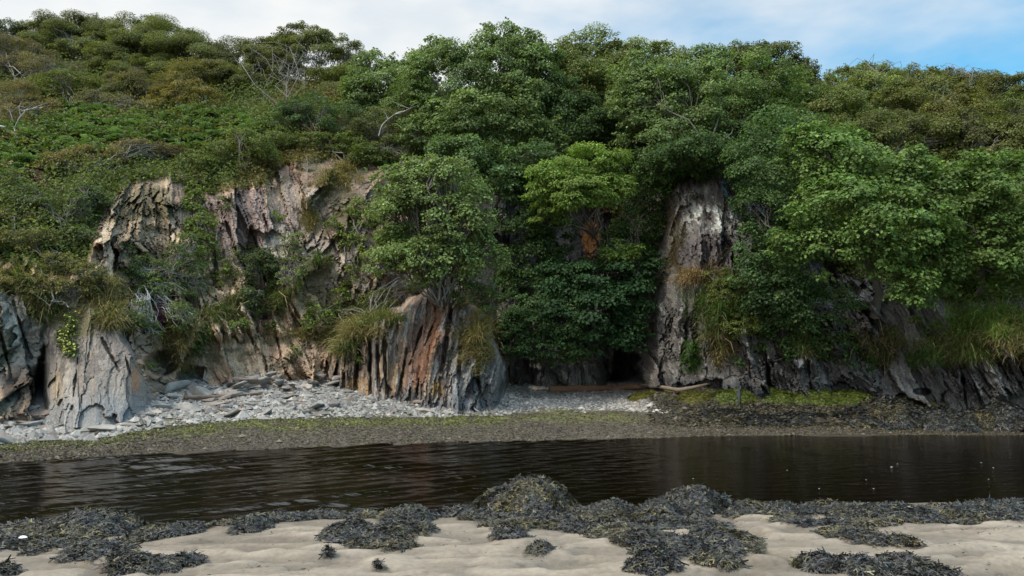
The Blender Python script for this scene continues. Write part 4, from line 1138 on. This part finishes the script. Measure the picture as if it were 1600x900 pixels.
def log(label, pts, radii, seed, col, lift=.0, stubs=(), name='driftwood_log', cat='driftwood'):
    rg = np.random.default_rng(seed)
    P = np.array([ground_hit(np.array(a), np.array(b)) for a, b in pts])
    P[:, 2] = np.maximum(P[:, 2], ground_h(P[:, 0], P[:, 1])) + np.array(radii) * .7 + lift
    tq = np.linspace(0, len(P) - 1, 40); ti = np.arange(len(P))
    Q = np.stack([np.interp(tq, ti, P[:, k]) for k in range(3)], -1); rr = np.interp(tq, ti, radii)
    Q[:, 2] += .02 * np.cumsum(rg.normal(0, .25, 40)) * .3
    V, F = tubes([(Q, rr)], 10)
    V = V + norm(V - np.repeat(Q, 10, 0)) * ((fbm(V[:, 0] * 3, V[:, 1] * 14, V[:, 2] * 14, 3, seed) - .5) * .5 * np.repeat(rr, 10))[:, None]
    n = len(V)
    V = np.concatenate((V, Q[:1], Q[-1:]))
    j = np.arange(10); j2 = (j + 1) % 10
    T = np.concatenate((np.stack((j2, j, j * 0 + n), -1), np.stack((n - 10 + j, n - 10 + j2, j * 0 + n + 1), -1)))
    c = np.array(col) * (.6 + .8 * fbm(V[:, 0] * 2, V[:, 1] * 12, V[:, 2] * 12, 3, seed + 1))[:, None]
    B = P[0]
    o = mesh_obj(name, V - B, [F, T], M_BARK, c, smooth=True); o.location = B
    tag(o, label, cat)
    paths = []
    for (i, v, r) in stubs:
        a = Q[i]; paths.append((wobble(a, a + np.array(v), 5, .05, rg), np.linspace(r, r * .4, 5)))
    for pth in paths:
        V, F = tubes([pth], 6)
        mesh_obj('branch', V - B, F, M_BARK, np.tile(np.array(col), (len(V), 1)), o, smooth=True)
    return o
log('long reddish brown driftwood trunk lying on the pale pebbles before the cave', [(858, 612), (900, 612), (960, 610), (1012, 606)], [.10, .105, .085, .06], 81, (.24, .135, .08), 0, [(8, (.05, -.1, -.2), .03), (20, (.15, -.15, .10), .02)])
log('thin bent grey branch lying over the green weed past the trunk', [(1000, 610), (1030, 613), (1060, 619), (1085, 614), (1110, 607)], [.05, .05, .055, .045, .025], 82, (.20, .15, .11), .12, [(20, (.2, -.1, -.22), .025), (34, (.05, -.02, -.3), .018)])
log('brown driftwood branch with an upright stub among the slate slabs', [(288, 626), (330, 624), (370, 622), (408, 618)], [.055, .05, .04, .03], 83, (.20, .14, .10), .03, [(1, (-.02, -.03, .16), .05)])
log('short rusty driftwood stick in the shadow of the gully', [(800, 602), (815, 598), (828, 595)], [.05, .06, .04], 84, (.22, .11, .07), .03, [(15, (.1, -.1, .15), .03)])

# ------------------------------------------------------------------ stones
def stone_mesh(seed, flat):
    rg = np.random.default_rng(seed)
    bm = bmesh.new()
    n = 16
    p = norm(rg.normal(size=(n, 3))) * rg.uniform(.75, 1.0, (n, 1)) * np.array((1, rg.uniform(.5, .85), flat))
    vs = [bm.verts.new(q) for q in p]
    r = bmesh.ops.convex_hull(bm, input=vs)
    bmesh.ops.delete(bm, geom=[g for g in r['geom_interior'] if isinstance(g, bmesh.types.BMVert)], context='VERTS')
    bmesh.ops.bevel(bm, geom=bm.edges[:], offset=.05, segments=1, affect='EDGES', clamp_overlap=True)
    me = bpy.data.meshes.new("stone"); bm.to_mesh(me); bm.free()
    return me
def mat_stone():
    m, n, l, p = new_mat("slate_stone")
    oi = n.new("ShaderNodeObjectInfo")
    cr = n.new("ShaderNodeValToRGB"); cr.color_ramp.interpolation = 'LINEAR'
    els = [(0, (.19, .195, .195)), (.25, (.28, .285, .28)), (.42, (.34, .33, .31)), (.55, (.24, .25, .25)), (.72, (.21, .165, .135)), (.86, (.26, .265, .265)), (1, (.12, .115, .11))]
    cr.color_ramp.elements[0].position = 0; cr.color_ramp.elements[0].color = (*els[0][1], 1)
    cr.color_ramp.elements[1].position = 1; cr.color_ramp.elements[1].color = (*els[-1][1], 1)
    for ps, c in els[1:-1]:
        e = cr.color_ramp.elements.new(ps); e.color = (*c, 1)
    l.new(oi.outputs['Random'], cr.inputs['Fac'])
    tc = n.new("ShaderNodeTexCoord")
    nz = n.new("ShaderNodeTexNoise"); nz.inputs['Scale'].default_value = 3; nz.inputs['Detail'].default_value = 6
    l.new(tc.outputs['Object'], nz.inputs['Vector'])
    mr = n.new("ShaderNodeMapRange"); mr.inputs['From Min'].default_value = .3; mr.inputs['From Max'].default_value = .7
    mr.inputs['To Min'].default_value = .7; mr.inputs['To Max'].default_value = 1.2
    l.new(nz.outputs['Fac'], mr.inputs['Value'])
    vm = n.new("ShaderNodeVectorMath"); vm.operation = 'SCALE'
    l.new(cr.outputs['Color'], vm.inputs[0]); l.new(mr.outputs[0], vm.inputs['Scale'])
    vw = n.new("ShaderNodeVectorMath"); vw.operation = 'MULTIPLY'; vw.inputs[1].default_value = (.98, .90, .82)
    l.new(vm.outputs[0], vw.inputs[0]); l.new(vw.outputs[0], p.inputs['Base Color']); p.inputs['Roughness'].default_value = .8
    return m
M_STONE = mat_stone()
protos = [stone_mesh(500 + k, (.22, .3, .4, .16)[k % 4]) for k in range(20)]
for me in protos: me.materials.append(M_STONE)
def put_stone(x, y, s, rg, label, group, lift=0.0, tilt=.18, proto=None, mat=None):
    me = protos[rg.integers(20)] if proto is None else proto
    o = bpy.data.objects.new("stone", me)
    o.location = (x, y, float(ground_h(x, y)) + s * .10 + lift)
    o.rotation_euler = (rg.normal(0, tilt), rg.normal(0, tilt), rg.uniform(0, 6.28))
    o.scale = (s, s * rg.uniform(.7, 1.1), s * rg.uniform(.8, 1.3))
    COL.objects.link(o); tag(o, label, "stone", group); return o
srg = np.random.default_rng(91)
cnt = 0
while cnt < 255:
    pxx = srg.uniform(0, 540) if srg.random() < .75 else srg.uniform(500, 790)
    yf_, yb_ = tab(pxx, FX, FY), base_depth(pxx, tab(pxx, BX, BC))
    t_ = .43 + .65 * srg.random() ** .8
    y_ = yf_ + (yb_ - yf_) * t_
    x_ = (pxx - CX) / FPX * y_
    if 505 < pxx < 785 and y_ > 19.6: continue
    if 75 < pxx < 225 and y_ > 16.4: continue
    s_ = float(np.clip(srg.lognormal(-2.05, .62), .06, .46))
    put_stone(x_, y_, s_, srg, "flat pale grey slate stone on the far stony beach", "slate stones on the far beach")
    cnt += 1
for k in range(30):
    pxx = srg.uniform(375, 545); yb_ = base_depth(pxx, tab(pxx, BX, BC))
    y_ = float(yb_ + srg.uniform(-1.5, .1)); x_ = (pxx - CX) / FPX * y_
    put_stone(x_, y_, srg.uniform(.16, .42), srg, "jagged brownish slab in the rockfall at the head of the beach", "rockfall slabs at the beach head", srg.uniform(0, .22), .3)
SPEC = [(400, 603, .5, "large brown slate slab leaning at the head of the stony beach"), (430, 588, .38, "reddish slab topmost of the rockfall behind the beach"),
        (475, 585, .42, "broad rubble block under the yellow green bramble"), (510, 570, .35, "dark block fallen against the banded buttress"),
        (330, 595, .55, "big squared boulder at the foot of the pink cliff"), (270, 612, .5, "long grey slab near the upright driftwood stub"),
        (745, 625, .3, "black rounded boulder at the foot of the banded buttress"), (705, 622, .34, "dark boulder leaning on the banded buttress"),
        (655, 632, .3, "flat rusty stone below the red streak"), (747, 645, .22, "lone dark weedy stone on the pale shingle"),
        (130, 660, .2, "whitish flat stone near the grey wedge"), (820, 622, .22, "small grey rock on the pale shingle by the driftwood trunk")]
for (a, b, s, lb) in SPEC:
    hp = ground_hit(np.array(float(a)), np.array(float(b)))
    put_stone(hp[0], hp[1], s, srg, lb, "slate boulders below the cliff", s * .08, .3)

def pebbles(name, n, sampler, size, colr, seed, mat=M_PEB, flat=.5):
    rg = np.random.default_rng(seed)
    x, y = sampler(rg, n); n = len(x)
    s = size * np.exp(rg.normal(0, .45, n))
    octa = np.array([(1, 0, 0), (0, 1, 0), (-1, 0, 0), (0, -1, 0), (0, 0, 1), (.6, .6, .75), (-.6, -.5, .8)], float)
    octa = octa[:5]
    a = rg.uniform(0, 6.28, n); ca, sa = np.cos(a), np.sin(a)
    V = octa[None] * (1 + rg.normal(0, .22, (n, 5, 3)))
    V = V * np.stack((s, s * rg.uniform(.6, 1, n), s * flat * rg.uniform(.6, 1.3, n)), -1)[:, None]
    V = np.stack((V[..., 0] * ca[:, None] - V[..., 1] * sa[:, None], V[..., 0] * sa[:, None] + V[..., 1] * ca[:, None], V[..., 2]), -1)
    V += np.stack((x, y, ground_h(x, y) + .003), -1)[:, None]
    F = np.array([(0, 1, 4), (1, 2, 4), (2, 3, 4), (3, 0, 4)])[None] + (np.arange(n) * 5)[:, None, None]
    c = colr(x, y, rg)
    o = mesh_obj(name, V.reshape(-1, 3), F.reshape(-1, 3), mat, np.repeat(c, 5, 0)); tag(o, kind='stuff'); return o
def far_samp(x0, x1, t0, t1, pw=1.0, taper=False):
    def f(rg, n):
        p_ = rg.uniform(x0, x1, n); a, b = tab(p_, FX, FY), base_depth(p_, tab(p_, BX, BC))
        t_ = t0 + (t1 - t0) * rg.random(n) ** pw
        if taper: 
            k_ = p_ < 968 + 75 * np.clip(1 - (t_ - .45) / .45, 0, 1) + rg.normal(0, 9, n)
            p_, t_, a, b = p_[k_], t_[k_] + rg.normal(0, .02, int(k_.sum())), a[k_], b[k_]
        y = a + (b - a) * t_
        return (p_ - CX) / FPX * y, y
    return f
def col_grey(x, y, rg):
    pal = np.array([(.40, .405, .40), (.50, .50, .48), (.30, .30, .295), (.33, .28, .24), (.22, .22, .22), (.58, .57, .54)])
    return pal[rg.choice(6, len(x), p=[.3, .25, .2, .1, .08, .07])] * np.exp(rg.normal(0, .2, (len(x), 1))) * np.array((.58, .545, .50))
def col_shingle(x, y, rg): return col_grey(x, y, rg) * 1.15
def col_weedy(x, y, rg):
    pal = np.array([(.07, .06, .045), (.13, .115, .09), (.20, .18, .15), (.04, .035, .03), (.10, .11, .04)])
    return np.array((.64, .58, .50)) * pal[rg.choice(5, len(x), p=[.35, .3, .15, .1, .1])] * np.exp(rg.normal(0, .2, (len(x), 1)))
pebbles("pebbles", 12000, far_samp(-60, 800, .38, 1.05), .055, col_grey, 601)
pebbles("pebbles", 9000, far_samp(770, 1050, .46, 1.0, 1.0, True), .035, col_shingle, 602)
pebbles("gravel", 34000, far_samp(-160, 1760, .0, .42), .019, col_weedy, 603)
pebbles("gravel", 9000, far_samp(1010, 1660, .3, 1.0), .04, lambda x, y, rg: col_weedy(x, y, rg) * .7, 604)

# ------------------------------------------------------------------ seaweed
def fronds(P, N, rg, L, wd):
    """forked bladder-wrack ribbons lying along the surface"""
    n = len(P)
    T = rg.normal(size=(n, 3)) + np.array((0, -.5, 0)); T[:, 2] -= .2
    T = norm(T - N * (T * N).sum(1, keepdims=True))
    tl = rg.uniform(.02, .5, n)[:, None]
    D = norm(T + N * tl)
    S = norm(np.cross(D, N + .5 * rg.normal(size=(n, 3))))
    U = np.cross(S, D)
    l = (L * np.exp(rg.normal(0, .25, n)))[:, None]; w = wd * l * .5
    a = P; b = P + D * l * .5
    f1 = b + norm(D + S * .55 - N * .35 + U * .1) * l * .5
    f2 = b + norm(D - S * .5 - N * .30 - U * .1) * l * .55
    V = np.stack((a - S * w * .6, a + S * w * .6, b - S * w, b + S * w, f1 - S * w * .9, f1 + S * w * .7, f2 - S * w * .7, f2 + S * w * .9), 1).reshape(-1, 3)
    i = np.arange(n)[:, None] * 8
    F = np.concatenate((i + np.array([[0, 1, 3, 2]]), i + np.array([[2, 3, 5, 4]]), i + np.array([[2, 3, 7, 6]])))
    return V, F
WPAL = 1.35 * np.array([(.020, .020, .017), (.040, .038, .026), (.034, .038, .041), (.085, .078, .045), (.026, .021, .025), (.012, .012, .011)])
def weed_cols(n, rg, x=None, y=None):
    p = np.array([.26, .22, .2, .10, .12, .10])
    c = WPAL[rg.choice(6, n, p=p)] * np.exp(rg.normal(0, .25, (n, 1)))
    if x is not None:
        m = ss(.5, .65, fbm(x * 2.5, y * 2.5, 0, 3, 700))[:, None]
        c = lerp(c, c * np.array((1.5, 1.35, .9)), m)
    return c
def seaweed(label, blobs, L=.05, dens=4600, seed=0, group="seaweed on the near sand", cat="seaweed", core=True):
    """blobs: (px,py,rx,ry,height) on the ground"""
    rg = np.random.default_rng(700 + seed)
    Ps, Ns = [], []
    Bp = ground_hit(np.array(float(blobs[0][0])), np.array(float(blobs[0][1])))
    root = empty('seaweed_clump', Bp); tag(root, label, cat, group)
    CV, CF, o = [], [], 0
    for (px, py, rx, ry, h) in blobs:
        c0 = ground_hit(np.array(float(px)), np.array(float(py)))
        ex = ground_hit(np.array(float(px + rx)), np.array(float(py)))
        e1 = ground_hit(np.array(float(px)), np.array(float(py + ry))); e2 = ground_hit(np.array(float(px)), np.array(float(py - ry)))
        a = abs(ex[0] - c0[0]); b = abs(e2[1] - e1[1]) / 2; cyw = (e1[1] + e2[1]) / 2
        b = min(b, max(a * 1.3, .5))
        area = math.pi * a * b
        n = int(area * dens * (1 + 2.2 * h / min(a, b))) + 25
        th = rg.uniform(0, 6.28, n); q0 = np.sqrt(rg.random(n))
        edge = 1 + .55 * (vn(np.cos(th) * 2.2 + px, np.sin(th) * 2.2, 0, 71) - .5) + .3 * (vn(np.cos(th) * 6 + px, np.sin(th) * 6, 0, 72) - .5)
        q = q0 * edge
        x = c0[0] + a * q * np.cos(th); y = cyw + b * q * np.sin(th)
        def hf(x, y, q):
            lump = (fbm(x * 4, y * 4, 0, 3, 705) - .35)
            return np.maximum(h, .05) * np.clip(1 - q ** 2, 0, 1) ** .85 * 1.05 * (.75 + .7 * lump) + .015
        z = np.maximum(ground_h(x, y), WZ - .03) + hf(x, y, q0)
        dzx = (hf(x + .03, y, np.hypot((x + .03 - c0[0]) / a, (y - cyw) / b) / edge) - hf(x - .03, y, np.hypot((x - .03 - c0[0]) / a, (y - cyw) / b) / edge)) / .06
        dzy = (hf(x, y + .03, np.hypot((x - c0[0]) / a, (y + .03 - cyw) / b) / edge) - hf(x, y - .03, np.hypot((x - c0[0]) / a, (y - .03 - cyw) / b) / edge)) / .06
        N = norm(np.stack((-dzx, -dzy, np.ones(n)), -1))
        Ps.append(np.stack((x, y, z), -1)); Ns.append(N)
        if core:
            kr, kt = 12, 40
            qq, tt_ = np.meshgrid(np.linspace(0, .86, kr), np.linspace(0, 2 * math.pi, kt))
            ed = 1 + .55 * (vn(np.cos(tt_) * 2.2 + px, np.sin(tt_) * 2.2, 0, 71) - .5) + .3 * (vn(np.cos(tt_) * 6 + px, np.sin(tt_) * 6, 0, 72) - .5)
            xx = c0[0] + a * qq * ed * np.cos(tt_); yy = cyw + b * qq * ed * np.sin(tt_)
            zz_ = np.maximum(ground_h(xx, yy), WZ - .1) + hf(xx, yy, qq) - .025 - .08 * ss(.66, .86, qq)
            CV.append(np.stack((xx, yy, zz_), -1).reshape(-1, 3)); CF.append(grid_faces(kt, kr) + o); o += kt * kr
    P, N = np.concatenate(Ps), np.concatenate(Ns)
    V, F = fronds(P, N, rg, L, .15)
    col = np.repeat(weed_cols(len(P), rg, P[:, 0], P[:, 1]), 8, 0)
    mesh_obj('frond', V - Bp, F, M_WEED, col, root)
    if core:
        cv = np.concatenate(CV)
        mesh_obj('rock' if max(b_[4] for b_ in blobs) > .15 else 'mat', cv - Bp, np.concatenate(CF), M_WROCK, np.tile((.030, .029, .023), (len(cv), 1)), root, smooth=True)
    return root
SW = [
 ("big dark heap of seaweed at the water edge beside the white shell", [(50, 838, 80, 22, .14), (140, 826, 70, 20, .22), (185, 828, 40, 16, .16), (20, 850, 50, 16, .08), (95, 850, 30, 12, .06)]),
 ("flat seaweed spread just below the big dark heap", [(140, 864, 52, 11, .06), (180, 862, 40, 5, .03)]),
 ("bushy seaweed patch cut by the bottom edge, nearest the flat spread", [(240, 886, 60, 13, .07), (290, 878, 35, 7, .05), (200, 893, 30, 8, .04)]),
 ("seaweed scrap in the bottom corner under the big dark heap", [(8, 893, 24, 7, .05)]),
 ("low weed strip at the waterline past the big dark heap", [(235, 838, 28, 9, .06), (270, 834, 26, 8, .06), (302, 829, 20, 7, .07)]),
 ("small upright weed tuft on the waterline before the long thin strip", [(392, 826, 25, 10, .10)]),
 ("long thin weed strip fringing the water", [(380, 816, 40, 4, .05), (440, 811, 50, 5, .06), (510, 807, 55, 4, .06), (570, 806, 30, 4, .06)]),
 ("rounded weed hummock where the thin strip ends", [(640, 808, 38, 9, .14), (612, 806, 22, 6, .07)]),
 ("ragged seaweed patch alone on the open sand", [(545, 838, 36, 14, .08), (600, 842, 42, 16, .09), (648, 829, 34, 6, .04), (560, 852, 22, 8, .04), (625, 855, 26, 6, .05)]),
 ("tiny weed sprig on the sand under the ragged patch", [(513, 868, 9, 3, .03)]),
 ("largest weed-covered boulder, domed against the dark river", [(830, 798, 84, 16, .40)]),
 ("weed apron spread in front of the largest boulder", [(760, 806, 46, 9, .06), (720, 800, 40, 8, .08), (810, 818, 60, 9, .06), (870, 818, 40, 9, .07), (910, 808, 30, 12, .08)]),
 ("small weed hummock between the two big mounds", [(952, 802, 44, 10, .15)]),
 ("long rounded weed mound beside the hummock", [(1078, 797, 60, 11, .27), (1030, 802, 34, 9, .14)]),
 ("wide weed field joining the mounds to the sand", [(960, 832, 62, 13, .09), (1030, 820, 56, 11, .09), (1090, 822, 40, 8, .06), (900, 826, 26, 7, .05), (1010, 846, 50, 10, .08)]),
 ("two-lobed weed patch below the wide field", [(1130, 846, 56, 8, .07), (1060, 858, 46, 12, .08), (1020, 866, 30, 8, .05), (1100, 868, 34, 6, .04)]),
 ("weed clump cut by the bottom edge below the two-lobed patch", [(1020, 889, 44, 11, .10), (1125, 884, 30, 7, .05), (1150, 876, 24, 5, .03)]),
 ("small oval weed patch below the largest boulder", [(795, 836, 30, 7, .06)]),
 ("little flat weed scrap lowest under the largest boulder", [(843, 860, 20, 5, .04)]),
 ("first stretch of the weed bank beyond the rounded mound", [(1170, 800, 46, 9, .09), (1225, 802, 46, 10, .09)]),
 ("middle stretch of the weed bank along the dark water", [(1300, 803, 56, 11, .10), (1360, 806, 50, 9, .10)]),
 ("thick end of the weed bank with a green tinge", [(1420, 808, 50, 9, .11), (1470, 806, 46, 9, .12), (1500, 816, 34, 6, .06)]),
 ("thin tail of the weed bank running out along the water", [(1550, 795, 60, 6, .07), (1600, 793, 40, 6, .07)]),
 ("weed finger on the sand under the first stretch of bank", [(1240, 817, 28, 6, .06)]),
 ("round weed patch under the middle stretch of bank", [(1355, 824, 44, 9, .07)]),
 ("snaking weed ribbon across the sand", [(1305, 834, 26, 7, .06), (1345, 842, 34, 6, .05), (1390, 848, 36, 5, .04), (1425, 853, 16, 3, .02)]),
 ("large weed bed at the bottom edge of the sand", [(1275, 887, 44, 10, .09), (1340, 890, 50, 10, .08), (1400, 887, 42, 11, .10), (1450, 897, 50, 5, .04)]),
 ("separate purple-grey weed strip near the thin tail", [(1572, 809, 34, 5, .05)]),
 ("single weed tuft stranded beside the two-lobed patch", [(1180, 866, 9, 3, .02)]),
 ("stray weed sprig near the bottom of the open sand", [(592, 888, 8, 2.5, .02)]),
]
for k, (lb, bl) in enumerate(SW): seaweed(lb, bl, seed=k)
# weed-covered rocks across the water
FW = [
 ("broad weed-draped rock across the river under the grassy bank", [(1395, 655, 60, 16, .45), (1350, 660, 40, 10, .2)]),
 ("second weed-draped rock beside the broad one across the river", [(1470, 662, 46, 12, .35)]),
 ("weed-draped rock closing the far bank at the frame edge", [(1575, 664, 50, 14, .5), (1530, 660, 36, 10, .3)]),
 ("low weed hump in the middle of the dark far bank", [(1255, 655, 40, 8, .1), (1200, 658, 50, 8, .06), (1140, 650, 50, 10, .06)]),
]
for k, (lb, bl) in enumerate(FW): seaweed(lb, bl, L=.085, dens=1500, seed=60 + k, group="seaweed on the far bank")
def weed_scatter(name, n, sampler, L, colf, seed):
    rg = np.random.default_rng(seed)
    x, y = sampler(rg, n); n = len(x)
    P = np.stack((x, y, ground_h(x, y) + .01), -1)
    V, F = fronds(P, np.tile((0, 0, 1.0), (n, 1)), rg, L, .3)
    o = mesh_obj(name, V, F, M_WEED, np.repeat(colf(n, rg), 8, 0)); tag(o, kind='stuff')
def sand_samp(rg, n):
    x = rg.uniform(-7.5, 7.5, n); y = rg.uniform(5.4, 9.6, n)
    k = (fbm(x * 1.2, y * 2, 0, 3, 811) > .52) & (y < tab(CX + FPX * x / y, NX, NY) - .1); return x[k], y[k]
def col_bg(n, rg):
    return np.array([(.17, .19, .045), (.12, .14, .03), (.19, .18, .06)])[rg.choice(3, n)] * np.exp(rg.normal(0, .25, (n, 1)))
weed_scatter("seaweed_litter", 26000, far_samp(-160, 1760, .02, .42), .03, lambda n, rg: weed_cols(n, rg) * np.array((1.45, 1.1, .78)), 801)
weed_scatter("algae_litter", 20000, far_samp(-60, 780, .24, .48), .028, col_bg, 802)
weed_scatter("seaweed_litter", 20000, far_samp(1010, 1640, .2, .8), .055, lambda n, rg: weed_cols(n, rg) * np.array((1.6, 1.45, 1.05)), 803)
weed_scatter("seaweed_litter", 2200, sand_samp, .022, weed_cols, 805)
for k, (lb, bl) in enumerate([
    ("mustard green weed mat at the end of the driftwood trunk", [(1000, 622, 32, 9, .16)]),
    ("yellow green weed mat beneath the thin bent branch", [(1085, 624, 30, 9, .16)]),
    ("bright green weed fringe below the dark wall", [(1150, 624, 40, 8, .20), (1210, 622, 40, 9, .22), (1270, 624, 44, 9, .22), (1330, 626, 40, 9, .20)])]):
    o = seaweed(lb, bl, L=.05, dens=3600, seed=90 + k, group="green weed at the cliff foot")
    for c in o.children:
        if c.name.startswith('frond'):
            at_ = c.data.color_attributes["Col"]; nv = len(c.data.vertices)
            rg = np.random.default_rng(95 + k); q = np.ones((nv, 4), np.float32)
            q[:, :3] = np.repeat(col_bg(nv // 8, rg) * ((.75, .68, .5) if k < 2 else (.55, .66, .4)), 8, 0)
            at_.data.foreach_set("color", q.ravel())

# ------------------------------------------------------------------ small things
def disc(name, label, cat, P, r, col, seed, group=None, dome=.3):
    rg = np.random.default_rng(seed)
    k = 14; th = np.arange(k) / k * 2 * math.pi
    rr = r * (1 + .25 * rg.normal(size=k))
    ring = np.stack((rr * np.cos(th), rr * .8 * np.sin(th), np.zeros(k)), -1)
    ring2 = ring * .55 + np.array((0, 0, r * dome * .8)); topv = np.array([[0, 0, r * dome]])
    V = np.concatenate((ring, ring2, topv)); j = np.arange(k); j2 = (j + 1) % k
    F = [np.stack((j, j2, k + j2, k + j), -1), np.stack((k + j, k + j2, j * 0 + 2 * k), -1)]
    o = mesh_obj(name, V, F, M_PEB, np.tile(col, (len(V), 1)), smooth=True)
    o.location = P; tag(o, label, cat, group)
hp = ground_hit(np.array(35.0), np.array(857.0))
disc('shell', 'small white shell lying on the big dark seaweed heap', 'shell', (hp[0], hp[1], hp[2] + .10), .035, (.80, .80, .78), 1, None, .5)
FL = [(1393, 731), (1353, 751), (1365, 765), (1533, 724), (1402, 726), (1552, 732), (1280, 765), (1083, 749), (1230, 736), (1545, 750)]
for k, (a, b) in enumerate(FL):
    Yw = float(EYE[2] - WZ) / (math.tan(math.atan((b - CY) / FPX) - PITCH))
    Pw = at(a, b, Yw)
    disc('foam_fleck', 'tiny white foam fleck floating on the dark river', 'foam', (Pw[0], Pw[1], WZ + .012), .011 if k else .022, (.5, .5, .5), 20 + k, "foam flecks on the river", .2)
